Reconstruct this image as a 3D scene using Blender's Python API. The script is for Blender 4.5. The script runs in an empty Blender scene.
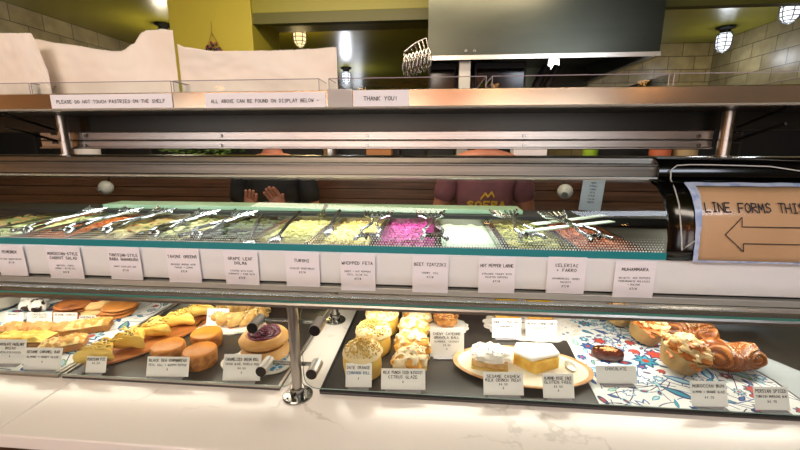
import bpy, math, random
from math import sin, cos, pi, radians, sqrt, atan2
from mathutils import Vector, Matrix, noise
random.seed(7)
S = bpy.context.scene
COL = S.collection

# ------------------------------------------------------------------ camera
FPX, PITCH, YAW, EYE = 380.0, radians(12), radians(5), 1.5
cp, sp, cy, sy = cos(PITCH), sin(PITCH), cos(YAW), sin(YAW)
FW = Vector((-sy*cp, cy*cp, -sp)); RT = Vector((cy, sy, 0)); UP = Vector((-sy*sp, cy*sp, cp))
camd = bpy.data.cameras.new('camera'); cam = bpy.data.objects.new('camera', camd); COL.objects.link(cam)
camd.sensor_width = 36; camd.lens = FPX/800*36; camd.clip_start = 0.02
R3 = Matrix((RT, UP, -FW)).transposed()
cam.matrix_world = Matrix.Translation((0, 0, EYE)) @ R3.to_4x4()
S.camera = cam
S.view_settings.view_transform = 'Standard'; S.view_settings.look = 'None'
S.view_settings.gamma = 1; S.view_settings.use_curve_mapping = False
S.view_settings.exposure = 0.34

# ------------------------------------------------------------------ world and large lights
def lin(c):
    if isinstance(c, str): c = tuple(int(c[i:i+2], 16)/255 for i in (0, 2, 4))
    return tuple((v/12.92 if v <= .04045 else ((v+.055)/1.055)**2.4) for v in c)
W = bpy.data.worlds.new('world'); S.world = W; W.use_nodes = True
W.node_tree.nodes['Background'].inputs[0].default_value = (*lin('e9e4dc'), 1)
W.node_tree.nodes['Background'].inputs[1].default_value = 0.25

def area(name, loc, size, energy, color, aim=None, sy_=None):
    d = bpy.data.lights.new(name, 'AREA'); d.energy = energy; d.color = lin(color)
    d.shape = 'RECTANGLE'; d.size = size; d.size_y = sy_ or size
    o = bpy.data.objects.new(name, d); COL.objects.link(o); o.location = loc
    if aim: o.rotation_euler = (Vector(aim)-Vector(loc)).to_track_quat('-Z', 'Y').to_euler()
    return o
# shop side: ceiling panels in front of the counter and behind it
area('shop_ceiling_light', (-0.6, -0.75, 2.62), 1.5, 27, 'ffeeda', (0, .8, 1.0), .5)
area('shop_ceiling_light', (1.6, -0.9, 2.62), 1.0, 15, 'e8f0ff', (.8, .8, 1.0), .5)
area('kitchen_ceiling_light', (-1.6, 3.2, 2.6), .6, 22, 'fff0d0', None, .6)
area('kitchen_ceiling_light', (2.4, 3.4, 2.6), .6, 13, 'fff4dc', None, .6)
area('aisle_ceiling_light', (-0.3, 1.75, 2.62), 2.2, 26, 'ffe6c8', (-0.3, 2.3, 1.2), .15)  # unseen lamp added to brighten the dark planks
area('wall_washer_light', (-4.6, -1.0, 2.6), .3, 85, 'ffbe80', (-5.85, -1.0, 2.0), 3.0)  # unseen light added to warm the side wall reflected in the shelf lip
area('wall_washer_light', (-1.0, -3.1, 2.6), 4.5, 105, 'ffbe80', (-1.0, -4.1, 2.2), .1)  # added and unseen; warms the front wall that the steel lip mirrors
# strip under the refrigerated case that lights the pastries, strip inside the case
area('pastry_strip_light', (-0.9, 0.93, 1.128), 1.1, 2.0, 'fff1dc', (-0.9, .95, .9), .03)
area('pastry_strip_light', (0.35, 0.93, 1.128), 1.2, 2.9, 'fff3e2', (0.35, .95, .9), .03)
area('case_strip_light', (-0.5, 1.06, 1.405), 2.0, 6.5, 'f4fbff', (-0.5, 1.1, 1.2), .02)

# ------------------------------------------------------------------ pixel -> world
def ray(x, y): return FW + RT*((x-400)/FPX) + UP*((225-y)/FPX)
def atY(x, y, Y): d = ray(x, y); t = Y/d.y; return Vector((d.x*t, Y, EYE+d.z*t))
def atZ(x, y, Z): d = ray(x, y); t = (Z-EYE)/d.z; return Vector((d.x*t, d.y*t, Z))

# ------------------------------------------------------------------ materials
MATS = {}
def mat(name, col, rough=.5, metal=0, col2=None, scale=20, lo=.4, hi=.6, bump=0, bscale=None, detail=4, trans=0,
        emit=None, es=0, aniso=0, alpha=1, coat=0, stretch=None, sss=0, spec=.5):
    if name in MATS: return MATS[name]
    m = bpy.data.materials.new(name); m.use_nodes = True; nt = m.node_tree; N = nt.nodes; L = nt.links
    b = N['Principled BSDF']
    b.inputs['Base Color'].default_value = (*lin(col), 1)
    b.inputs['Roughness'].default_value = rough; b.inputs['Metallic'].default_value = metal
    b.inputs['Specular IOR Level'].default_value = spec
    if trans: b.inputs['Transmission Weight'].default_value = trans
    if coat: b.inputs['Coat Weight'].default_value = coat
    if sss: b.inputs['Subsurface Weight'].default_value = sss; b.inputs['Subsurface Radius'].default_value = (.02, .01, .005)
    if emit: b.inputs['Emission Color'].default_value = (*lin(emit), 1); b.inputs['Emission Strength'].default_value = es
    if col2 or bump:
        tc = N.new('ShaderNodeTexCoord'); mp = N.new('ShaderNodeMapping'); L.new(tc.outputs['Object'], mp.inputs[0])
        if stretch: mp.inputs['Scale'].default_value = stretch
        if col2:
            n = N.new('ShaderNodeTexNoise'); n.inputs['Scale'].default_value = scale; n.inputs['Detail'].default_value = detail
            L.new(mp.outputs[0], n.inputs['Vector'])
            r = N.new('ShaderNodeValToRGB'); e = r.color_ramp.elements
            e[0].position = lo; e[1].position = hi; e[0].color = (*lin(col), 1); e[1].color = (*lin(col2), 1)
            L.new(n.outputs['Fac'], r.inputs[0]); L.new(r.outputs[0], b.inputs['Base Color'])
        if bump:
            n2 = N.new('ShaderNodeTexNoise'); n2.inputs['Scale'].default_value = bscale or scale; n2.inputs['Detail'].default_value = 5
            L.new(mp.outputs[0], n2.inputs['Vector'])
            bp = N.new('ShaderNodeBump'); bp.inputs['Strength'].default_value = min(1, bump); bp.inputs['Distance'].default_value = .004
            L.new(n2.outputs['Fac'], bp.inputs['Height']); L.new(bp.outputs[0], b.inputs['Normal'])
    MATS[name] = m; return m

def glass_mat(name, tint='f4fbf8', rough=.02, ior=1.45, extra=0.0):
    if name in MATS: return MATS[name]
    m = bpy.data.materials.new(name); m.use_nodes = True; nt = m.node_tree; N = nt.nodes; L = nt.links
    N.remove(N['Principled BSDF']); out = N['Material Output']
    t = N.new('ShaderNodeBsdfTransparent'); t.inputs[0].default_value = (*lin(tint), 1)
    g = N.new('ShaderNodeBsdfGlossy'); g.inputs['Roughness'].default_value = rough
    f = N.new('ShaderNodeFresnel'); f.inputs[0].default_value = ior
    mx = N.new('ShaderNodeMixShader'); 
    ad = N.new('ShaderNodeMath'); ad.operation = 'ADD'; ad.inputs[1].default_value = extra
    L.new(f.outputs[0], ad.inputs[0]); L.new(ad.outputs[0], mx.inputs[0]); L.new(t.outputs[0], mx.inputs[1]); L.new(g.outputs[0], mx.inputs[2])
    L.new(mx.outputs[0], out.inputs[0]); MATS[name] = m; return m

def brick_mat(name, c1, c2, mort, bw=.3, bh=.15, axis='x'):
    m = bpy.data.materials.new(name); m.use_nodes = True; nt = m.node_tree; N = nt.nodes; L = nt.links
    b = N['Principled BSDF']; b.inputs['Roughness'].default_value = .35
    tc = N.new('ShaderNodeTexCoord'); sx = N.new('ShaderNodeSeparateXYZ'); cx = N.new('ShaderNodeCombineXYZ')
    L.new(tc.outputs['Object'], sx.inputs[0]); L.new(sx.outputs[0 if axis == 'x' else 1], cx.inputs[0]); L.new(sx.outputs[2], cx.inputs[1])
    br = N.new('ShaderNodeTexBrick'); L.new(cx.outputs[0], br.inputs['Vector'])
    br.inputs['Color1'].default_value = (*lin(c1), 1); br.inputs['Color2'].default_value = (*lin(c2), 1); br.inputs['Mortar'].default_value = (*lin(mort), 1)
    br.inputs['Scale'].default_value = 1; br.inputs['Mortar Size'].default_value = .004; br.inputs['Brick Width'].default_value = bw; br.inputs['Row Height'].default_value = bh
    nz = N.new('ShaderNodeTexNoise'); nz.inputs['Scale'].default_value = 9; nz.inputs['Detail'].default_value = 5; L.new(tc.outputs['Object'], nz.inputs['Vector'])
    mx = N.new('ShaderNodeMix'); mx.data_type = 'RGBA'; mx.blend_type = 'MULTIPLY'; mx.inputs[0].default_value = .5
    rp = N.new('ShaderNodeValToRGB'); rp.color_ramp.elements[0].position = .35; rp.color_ramp.elements[0].color = (.45, .42, .36, 1); rp.color_ramp.elements[1].position = .65
    L.new(nz.outputs['Fac'], rp.inputs[0]); L.new(br.outputs['Color'], mx.inputs[6]); L.new(rp.outputs[0], mx.inputs[7]); L.new(mx.outputs[2], b.inputs['Base Color'])
    bp = N.new('ShaderNodeBump'); bp.inputs['Strength'].default_value = .6; bp.inputs['Distance'].default_value = .01; bp.invert = True
    L.new(br.outputs['Fac'], bp.inputs['Height']); L.new(bp.outputs[0], b.inputs['Normal'])
    return m

def vein_mat():
    m = bpy.data.materials.new('quartz'); m.use_nodes = True; nt = m.node_tree; N = nt.nodes; L = nt.links
    b = N['Principled BSDF']; b.inputs['Roughness'].default_value = .22
    tc = N.new('ShaderNodeTexCoord'); n0 = N.new('ShaderNodeTexNoise'); n0.inputs['Scale'].default_value = 2.2; n0.inputs['Detail'].default_value = 6
    L.new(tc.outputs['Object'], n0.inputs['Vector'])
    s = N.new('ShaderNodeMath'); s.operation = 'SUBTRACT'; s.inputs[1].default_value = .5; L.new(n0.outputs['Fac'], s.inputs[0])
    a = N.new('ShaderNodeMath'); a.operation = 'ABSOLUTE'; L.new(s.outputs[0], a.inputs[0])
    n1 = N.new('ShaderNodeTexNoise'); n1.inputs['Scale'].default_value = 5; L.new(tc.outputs['Object'], n1.inputs['Vector'])
    ad = N.new('ShaderNodeMath'); ad.operation = 'MULTIPLY_ADD'; L.new(n1.outputs['Fac'], ad.inputs[0]); ad.inputs[1].default_value = -.05; ad.inputs[2].default_value = .028
    gt = N.new('ShaderNodeMath'); gt.operation = 'ADD'; L.new(a.outputs[0], gt.inputs[0]); L.new(ad.outputs[0], gt.inputs[1])
    r = N.new('ShaderNodeValToRGB'); e = r.color_ramp.elements
    e[0].position = .0; e[0].color = (*lin('ddd5cd'), 1); e[1].position = .0045; e[1].color = (*lin('f1e9e3'), 1)
    L.new(gt.outputs[0], r.inputs[0]); L.new(r.outputs[0], b.inputs['Base Color']); return m

steel = mat('brushed_steel', 'c9c4bd', .28, 1, 'aea9a2', 3, .3, .7, stretch=(.4, 8, 60), bump=.05, bscale=30)
steel_lip = mat('shelf_lip_steel', 'd2bfa4', .2, 1)
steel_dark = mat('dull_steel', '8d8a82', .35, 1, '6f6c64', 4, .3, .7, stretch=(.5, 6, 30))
chrome = mat('chrome', '9a9894', .24, 1)
dark_metal = mat('dark_metal', '2a2927', .4, .8)
quartz = vein_mat()
white_panel = mat('white_panel', 'e2e2e4', .3)
black = mat('black_plastic', '060606', .12)
matte_black = mat('matte_black', '0c0b0a', .6)
slate = mat('slate', '322d2a', .3, 0, '3c3733', 8, .3, .7)
tray_metal = mat('tray_metal', '8d8578', .4, .7)
paper = mat('paper', 'eae6ee', .7)
paper_w = mat('paper_warm', 'f4f1ee', .7)
ink = mat('ink', '2a2630', .7)
ink_blue = mat('blue_ink', '2c6fa0', .7)
ink_red = mat('marker', '1d1c22', .6)
parch = mat('parchment', 'f3e8de', .6, 0, 'e8dacd', 3, .35, .7, bump=.12, bscale=9)
acrylic = glass_mat('clear_acrylic', 'f3f6f6', .03, 1.12, .01)
acrylic_edge = mat('acrylic_edge', 'd9d4da', .2, 0, trans=.6)
glassm = glass_mat('case_glass', 'dfe9e6', .015, 1.5, .0)
guard_glass = glass_mat('guard_glass', 'f0f6f3', .01, 1.35)
teal_edge = mat('green_glass_edge', '5f9c8e', .15, .1, '2f6b62', 4, .3, .7, stretch=(1, 1, 80))
teal = mat('teal_band', '1f8088', .3)
frit = mat('frit_dot', 'd5dcda', .6)
mint = mat('mint_board', 'b4cdaa', .5, 0, 'a2bf9a', 6)
wood_dark = mat('dark_planks', '6b4430', .4, 0, '3c2418', 5, .3, .7, stretch=(.6, 1, 14))
wood_front = mat('counter_wood', '5e3a20', .5, 0, '472a17', 5, .3, .7, stretch=(8, 1, .6))
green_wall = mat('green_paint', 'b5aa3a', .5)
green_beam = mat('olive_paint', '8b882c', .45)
ceil_m = mat('green_ceiling', '8a8428', .27, 0, '857e24', 2)
brickA = brick_mat('brick_side', '9c8f6a', '8a7d5a', '544a36', axis='y')
brickB = brick_mat('brick_back', 'a5905c', '947f50', '52462c', axis='x')

# ------------------------------------------------------------------ mesh builder
class MB:
    def __init__(s): s.v = []; s.f = []; s.m = []
    def add(s, vs, fs, mi=0, M=None):
        o = len(s.v)
        s.v += [tuple(M @ Vector(p)) if M is not None else tuple(p) for p in vs]
        s.f += [tuple(i+o for i in f) for f in fs]; s.m += [mi]*len(fs); return s
    def box(s, x0, x1, y0, y1, z0, z1, mi=0, M=None):
        v = [(x, y, z) for z in (z0, z1) for y in (y0, y1) for x in (x0, x1)]
        return s.add(v, [(0, 2, 3, 1), (4, 5, 7, 6), (0, 1, 5, 4), (2, 6, 7, 3), (0, 4, 6, 2), (1, 3, 7, 5)], mi, M)
    def prism(s, poly, z0, z1, mi=0, M=None):
        n = len(poly); v = [(x, y, z0) for x, y in poly]+[(x, y, z1) for x, y in poly]
        f = [tuple(range(n-1, -1, -1)), tuple(range(n, 2*n))]+[(i, (i+1) % n, n+(i+1) % n, n+i) for i in range(n)]
        return s.add(v, f, mi, M)
    def extx(s, prof, x0, x1, mi=0, closed=True, nx=1):     # profile in (y, z) swept along x
        n = len(prof); v = []; f = []
        for k in range(nx+1):
            x = x0+(x1-x0)*k/nx; v += [(x, a, b) for a, b in prof]
        for k in range(nx):
            for i in range(n if closed else n-1):
                j = (i+1) % n; f.append((k*n+i, k*n+j, (k+1)*n+j, (k+1)*n+i))
        if closed: f += [tuple(range(n)), tuple(range((nx+1)*n-1, nx*n-1, -1))]
        return s.add(v, f, mi)
    def tube(s, pts, r, n=8, mi=0, M=None, closed=False):
        pts = [Vector(p) for p in pts]; rs = r if isinstance(r, (list, tuple)) else [r]*len(pts); v = []; f = []
        ref = None; K = len(pts)
        for k, p in enumerate(pts):
            a = pts[(k-1) % K] if (closed or k) else p; b = pts[(k+1) % K] if (closed or k < K-1) else p
            t = (b-a).normalized()
            if ref is None: ref = Vector((0, 0, 1)) if abs(t.z) < .9 else Vector((1, 0, 0))
            u = (ref - t*ref.dot(t)).normalized(); ref = u; w = t.cross(u)
            for i in range(n):
                q = 2*pi*i/n; v.append(p+(u*cos(q)+w*sin(q))*rs[k])
        for k in range(K if closed else K-1):
            for i in range(n):
                a = k*n+i; b = k*n+(i+1) % n; c = ((k+1) % K)*n+(i+1) % n; d = ((k+1) % K)*n+i; f.append((a, b, c, d))
        if not closed: f += [tuple(range(n-1, -1, -1)), tuple(range((K-1)*n, K*n))]
        return s.add(v, f, mi, M)
    def lathe(s, prof, n=32, mi=0, M=None, sx=1, sy=1, wob=None):
        v = []; f = []; K = len(prof)
        for (r, z) in prof:
            for i in range(n):
                q = 2*pi*i/n; k = wob(q, r, z) if wob else 1
                v.append((r*k*cos(q)*sx, r*k*sin(q)*sy, z))
        for k in range(K-1):
            for i in range(n): f.append((k*n+i, k*n+(i+1) % n, (k+1)*n+(i+1) % n, (k+1)*n+i))
        f += [tuple(range(n-1, -1, -1)), tuple(range((K-1)*n, K*n))]
        return s.add(v, f, mi, M)
    def grid(s, fn, nu, nv, mi=0, M=None):
        v = [fn(i/nu, j/nv) for j in range(nv+1) for i in range(nu+1)]
        f = [(j*(nu+1)+i, j*(nu+1)+i+1, (j+1)*(nu+1)+i+1, (j+1)*(nu+1)+i) for j in range(nv) for i in range(nu)]
        return s.add(v, f, mi, M)
    def blob(s, c, rad, amp=.1, freq=2, nu=28, nv=16, mi=0, seed=0, flat=None, M=None, p=1.0):
        c = Vector(c); v = []; f = []
        for j in range(nv+1):
            th = pi*j/nv
            for i in range(nu):
                ph = 2*pi*i/nu
                d = Vector((sin(th)*cos(ph), sin(th)*sin(ph), cos(th)))
                if p != 1: d = Vector([math.copysign(abs(t)**p, t) for t in d])
                k = 1+amp*noise.fractal(Vector((d.x, d.y, d.z))*freq+Vector((seed*7.3, seed*3.1, seed)), 1.0, 2.0, 3)
                q = Vector((d.x*rad[0]*k, d.y*rad[1]*k, d.z*rad[2]*k))
                if flat is not None and q.z < flat: q.z = flat
                v.append(c+q)
        for j in range(nv):
            for i in range(nu): f.append((j*nu+i, (j+1)*nu+i, (j+1)*nu+(i+1) % nu, j*nu+(i+1) % nu))
        return s.add(v, f, mi, M)
    def build(s, name, mats, parent=None, smooth=True, loc=None, bevel=0, solid=0, sub=0):
        me = bpy.data.meshes.new(name); me.from_pydata(s.v, [], s.f); me.validate(verbose=False)
        mats = mats if isinstance(mats, (list, tuple)) else [mats]
        for m in mats: me.materials.append(m)
        if len(me.polygons) == len(s.m):
            for p, k in zip(me.polygons, s.m): p.material_index = k
        if smooth:
            for p in me.polygons: p.use_smooth = True
            me.set_sharp_from_angle(angle=radians(38))
        o = bpy.data.objects.new(name, me); COL.objects.link(o)
        if loc is not None: o.location = loc
        if parent: o.parent = parent
        if bevel:
            b = o.modifiers.new('bevel', 'BEVEL'); b.width = bevel; b.segments = 2; b.limit_method = 'ANGLE'
        if solid:
            q = o.modifiers.new('solid', 'SOLIDIFY'); q.thickness = solid; q.offset = 0
        if sub:
            q = o.modifiers.new('sub', 'SUBSURF'); q.levels = sub; q.render_levels = sub
        return o

def icing_shell(c, rad, amp, freq, seed, flat, p, off, thr, nfreq, name, m_, t, M=None, nu=64, nv=36, zmin=.0, hole=7.7):
    # patches of icing that follow the bun's own surface
    c = Vector(c); keep = {}; V = []; F = []
    def pt(i, j):
        th = pi*j/nv; ph = 2*pi*(i % nu)/nu; d = Vector((sin(th)*cos(ph), sin(th)*sin(ph), cos(th)))
        dd = Vector([math.copysign(abs(q)**p, q) for q in d]) if p != 1 else d
        k = 1+amp*noise.fractal(dd*freq+Vector((seed*7.3, seed*3.1, seed)), 1.0, 2.0, 3)
        q = Vector((dd.x*rad[0]*k, dd.y*rad[1]*k, dd.z*rad[2]*k)); lift = off*(1+.6*noise.noise(dd*6))
        n_ = noise.noise(Vector((dd.x*1.0, dd.y*1.0, dd.z))*nfreq+Vector((hole*seed, seed, hole)))
        return c+q+dd.normalized()*lift, n_+.55*(dd.z-zmin)
    for j in range(nv):
        for i in range(nu):
            qs = [pt(i, j), pt(i, j+1), pt(i+1, j+1), pt(i+1, j)]
            if sum(q[1] for q in qs)/4 > thr:
                idx = []
                for (a, b), q in zip(((i, j), (i, j+1), ((i+1) % nu, j+1), ((i+1) % nu, j)), qs):
                    if (a, b) not in keep: keep[(a, b)] = len(V); V.append(q[0])
                    idx.append(keep[(a, b)])
                F.append(tuple(idx))
    mb = MB(); mb.add(V, F, 0, M); o = mb.build(name, m_, t)
    q = o.modifiers.new('solid', 'SOLIDIFY'); q.thickness = off*1.6; q.offset = 0
    return o
def tag(o, label, cat, group=None, kind=None):
    o['label'] = label; o['category'] = cat
    if group: o['group'] = group
    if kind: o['kind'] = kind
    return o
def thing(name, label, cat, loc=(0, 0, 0), rz=0, group=None):
    o = bpy.data.objects.new(name, None); COL.objects.link(o); o.location = loc; o.rotation_euler = (0, 0, rz)
    o.empty_display_size = .05
    return tag(o, label, cat, group)
def struct(o): o['kind'] = 'structure'; return o
def copy_thing(src, loc, rz, label):
    c = src.copy(); COL.objects.link(c); c.location = loc; c.rotation_euler = (src.rotation_euler.x, 0, rz); c['label'] = label
    for ch in list(src.children):
        d = ch.copy(); COL.objects.link(d); d.parent = c
        for g in list(ch.children):
            e = g.copy(); COL.objects.link(e); e.parent = d
    return c

# ------------------------------------------------------------------ hand lettering
GL = {
'A': [[(0,0),(2,6),(4,0)],[(1,2.2),(3.2,2.2)]], 'B': [[(0,0),(0,6),(3,5.6),(3.2,4),(0,3.2),(3.8,2.6),(3.6,.6),(0,0)]],
'C': [[(4,5),(2,6),(.2,4),(.2,2),(2,0),(4,.8)]], 'D': [[(0,0),(0,6),(3,5),(4,3),(3,.8),(0,0)]],
'E': [[(4,6),(0,6),(0,0),(4,0)],[(0,3),(3,3)]], 'F': [[(4,6),(0,6),(0,0)],[(0,3),(3,3)]],
'G': [[(4,5),(2,6),(.2,4),(.2,1.6),(2,0),(4,.6),(4,2.8),(2.4,2.8)]], 'H': [[(0,0),(0,6)],[(4,0),(4,6)],[(0,3),(4,3)]],
'I': [[(2,0),(2,6)],[(.8,6),(3.2,6)],[(.8,0),(3.2,0)]], 'J': [[(3,6),(3,1),(1.5,0),(0,1.2)]], 'K': [[(0,0),(0,6)],[(4,6),(0,2.8),(4,0)]],
'L': [[(0,6),(0,0),(3.6,0)]], 'M': [[(0,0),(.4,6),(2,2),(3.8,6),(4.2,0)]], 'N': [[(0,0),(0,6),(4,0),(4,6)]],
'O': [[(2,6),(.2,4.6),(.1,1.6),(2,0),(3.9,1.6),(3.8,4.6),(2,6)]], 'P': [[(0,0),(0,6),(3.4,5.6),(3.6,3.6),(0,2.8)]],
'Q': [[(2,6),(.2,4.6),(.1,1.6),(2,0),(3.9,1.6),(3.8,4.6),(2,6)],[(2.4,1.6),(4.2,-.6)]], 'R': [[(0,0),(0,6),(3.4,5.6),(3.4,3.6),(0,3),(4,0)]],
'S': [[(3.8,5.2),(2,6),(.3,4.8),(1,3.4),(3.2,2.8),(3.8,1.2),(2,0),(0,.8)]], 'T': [[(0,6),(4.2,6)],[(2,6),(2,0)]],
'U': [[(0,6),(.1,1.4),(2,0),(3.9,1.4),(4,6)]], 'V': [[(0,6),(2,0),(4,6)]], 'W': [[(0,6),(1,0),(2.2,4),(3.4,0),(4.4,6)]],
'X': [[(0,6),(4,0)],[(4,6),(0,0)]], 'Y': [[(0,6),(2,3),(4,6)],[(2,3),(2,0)]], 'Z': [[(0,6),(4,6),(0,0),(4,0)]],
'-': [[(.6,3),(3.4,3)]], '+': [[(2,1.2),(2,4.8)],[(.4,3),(3.6,3)]], '!': [[(2,6),(2,1.8)],[(2,.5),(2,0)]], ',': [[(1.5,.6),(1,-1)]], '.': [[(1.6,.3),(1.9,0)]],
'/': [[(.4,-.4),(3.6,6.4)]], '$': [[(3.6,4.8),(2,5.4),(.5,4.4),(3.4,2.2),(2,.8),(.3,1.4)],[(2,6.4),(2,-.4)]], '#': [[(1.2,0),(1.6,6)],[(2.8,0),(3.2,6)],[(.2,2),(4,2)],[(.3,4),(4.1,4)]],
'0': [[(2,6),(.5,4),(.5,2),(2,0),(3.5,2),(3.5,4),(2,6)]], '1': [[(1,5),(2,6),(2,0)]], '2': [[(.3,5),(2,6),(3.6,4.6),(0,0),(4,0)]],
'3': [[(.3,6),(3.6,6),(1.8,3.6),(3.8,2),(2,0),(.2,.8)]], '4': [[(3,0),(3,6),(0,2),(4,2)]], '5': [[(3.6,6),(.6,6),(.4,3.4),(3,3.6),(3.8,1.6),(2,0),(.2,.6)]],
'6': [[(3.4,6),(.6,3),(.4,1),(2,0),(3.6,1.4),(2,3),(.6,2.2)]], '7': [[(0,6),(4,6),(1.4,0)]], '9': [[(3.6,4),(2,3),(.5,4.4),(2,6),(3.6,5),(3,0)]], "'": [[(2,6),(1.8,4.6)]],
'8': [[(2,3.2),(.6,4.6),(2,6),(3.4,4.6),(2,3.2),(.3,1.4),(2,0),(3.7,1.4),(2,3.2)]]}
def text(mb, s, u0, v0, h, wt=.9, place=None, jit=.25, mi=0, align='c', track=5.6, sx=1.0):
    """ribbons of handwritten capitals; place(u, v) -> 3D point"""
    k = h/6; wid = len(s)*track*k*sx
    u = u0-wid/2 if align == 'c' else u0
    rnd = random.Random(hash(s) % 1000 if False else sum(map(ord, s)))
    for ch in s:
        dy = rnd.uniform(-jit, jit); sh = rnd.uniform(-.06, .06)
        for st in GL.get(ch, []):
            for a, b in zip(st[:-1], st[1:]):
                A = Vector((u+(a[0]+a[1]*sh)*k*sx, v0+(a[1]+dy)*k)); B = Vector((u+(b[0]+b[1]*sh)*k*sx, v0+(b[1]+dy)*k))
                d = (B-A); 
                if d.length < 1e-9: continue
                d.normalize(); n = Vector((-d.y, d.x))*(wt*k*.5); e = d*(wt*k*.3)
                q = [A-e-n, B+e-n, B+e+n, A-e+n]
                mb.add([place(p.x, p.y) for p in q], [(0, 1, 2, 3)], mi)
        u += track*k*sx

def card(name, label, cat, base, w, h, lines, rz=0, tilt=20, group=None, holder=True, m=None, inkm=None, extra_blue=()):
    """a paper card standing (leaning back by tilt) on base; lines = [(text, v0 as fraction of h, height)]"""
    t = thing(name, label, cat, base, rz, group)
    a = radians(tilt); nrm = Vector((0, -cos(a), sin(a)))
    P = lambda u, v, off=0: Vector((u, v*sin(a), v*cos(a)))+nrm*off
    mb = MB(); q = [P(-w/2, .001, .0004), P(w/2, .001, .0004), P(w/2, h, .0004), P(-w/2, h, .0004), P(-w/2, .001, -.0004), P(w/2, .001, -.0004), P(w/2, h, -.0004), P(-w/2, h, -.0004)]
    mb.add(q, [(0, 1, 2, 3), (7, 6, 5, 4), (0, 4, 5, 1), (1, 5, 6, 2), (2, 6, 7, 3), (3, 7, 4, 0)]); mb.build('card', m or paper_w, t, False)
    lt = MB()
    for i, (s, fv, hh) in enumerate(lines):
        # fit width
        sx = min(1.0, w*.9/(len(s)*5.6*hh/6))
        text(lt, s, 0, fv*h, hh, 1.0, lambda u, v: P(u, v, .0011), mi=(1 if i in extra_blue else 0), sx=sx)
    if lt.f: lt.build('lettering', [inkm or ink, ink_blue], t, False)
    if holder:
        hb = MB(); hw = w*.3
        for o1, o2 in ((-.0018, -.0008),):
            q = [P(-hw, 0, o1), P(hw, 0, o1), P(hw, h*.75, o1), P(-hw, h*.75, o1), P(-hw, 0, o2), P(hw, 0, o2), P(hw, h*.75, o2), P(-hw, h*.75, o2)]
            hb.add(q, [(0, 1, 2, 3), (7, 6, 5, 4), (0, 4, 5, 1), (1, 5, 6, 2), (2, 6, 7, 3), (3, 7, 4, 0)])
        hb.box(-w*.4, w*.4, -.012, .018, 0, .0012)
        hb.build('card_holder', acrylic_edge, t, False)
    return t

# ================================================================== STRUCTURE
struct(MB().box(-6, 6, -4.2, 10, -.05, 0).build('floor', mat('floor_tile', '5a4a3c', .35, 0, '4a3c30', 3), None, False))
struct(MB().box(-6, 6, -4.2, 10, 2.7, 2.8).build('ceiling', ceil_m, None, False))
struct(MB().box(-3.85, -3.7, 1.5, 10, 0, 2.7).build('wall_left', brickA, None, False))
struct(MB().box(-6, -5.85, -4.2, 1.5, 0, 2.7).build('wall_left_front', mat('cream_wall', 'cdbb9c', .7), None, False))
struct(MB().box(1.0, 3.5, 5.25, 5.4, 0, 2.7).build('wall_back', brickB, None, False))
struct(MB().box(3.35, 3.5, -4.2, 5.25, 0, 2.7).build('wall_right', brickA, None, False))
struct(MB().box(-6, 6, 9.6, 9.75, 0, 2.7).build('wall_rear', mat('rear_wall', '6b6a2c', .6), None, False))
# shop front behind the camera: wall, with glowing windows added for the steel to reflect
fw = MB()
for x0, x1 in ((-6, -4.2), (-2.4, -1.9), (-.1, .5), (2.3, 3.5)): fw.box(x0, x1, -4.2, -4.05, 0, 2.7)
for x0, x1 in ((-4.2, -2.4), (-1.9, -.1), (.5, 2.3)):
    fw.box(x0, x1, -4.2, -4.05, 0, .8); fw.box(x0, x1, -4.2, -4.05, 2.12, 2.7)
struct(fw.build('wall_front', mat('warm_wood_wall', '8a5a34', .55, 0, '6e4326', 4), None, False))
added_daylight = mat('daylight', 'ffffff', .5, emit='eef5ff', es=2.6)
for i, (x0, x1) in enumerate(((-4.2, -2.4), (-1.9, -.1), (.5, 2.3))):
    w = struct(MB().box(x0, x1, -4.16, -4.14, .8, 2.12).build('window_%d' % (i+1), added_daylight, None, False))
    fr = MB(); fr.box((x0+x1)/2-.02, (x0+x1)/2+.02, -4.14, -4.06, .8, 2.12); fr.box(x0, x1, -4.14, -4.06, 1.9, 1.94)
    fr.build('window_frame', dark_metal, w, False)
w = struct(MB().box(-2.25, -1.75, 9.56, 9.58, 1.6, 2.5).build('window_4', mat('far_daylight', 'ffffff', .5, emit='f2f6ff', es=2.5), None, False))  # unseen window added only for its streak on the glossy ceiling
fr = MB(); [fr.box(x-.03, x+.03, 9.5, 9.56, 1.6, 2.5) for x in (-2.28, -2.0, -1.72)]; fr.build('window_frame', dark_metal, w, False)
# unseen pendant lamps on the shop side, added for reflections in steel and glass
for k, (x, y, z) in enumerate(((-1.7, -1.3, 1.95), (-.6, -1.5, 1.95), (.45, -1.4, 1.95), (1.5, -1.3, 1.95))):
    t = thing('pendant_lamp', ['first', 'second', 'third', 'fourth'][k]+' warm pendant lamp from the left on the customer side', 'lamp', (x, y, z), 0, 'pendant lamps on the customer side')
    MB().lathe([(.05, .0), (.048, .02), (.03, .06), (.012, .09), (.008, .10)], 32).build('lamp_shade', mat('shade_black', '1a1816', .4), t)
    MB().blob((0, 0, -.004), (.036, .036, .036), 0, 1, 24, 14).build('bulb', mat('warm_bulb', 'ffffff', .3, emit='ffb45c', es=22), t)
    MB().tube([(0, 0, .10), (0, 0, 2.7-z)], .004, 8).build('cord', matte_black, t)
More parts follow.
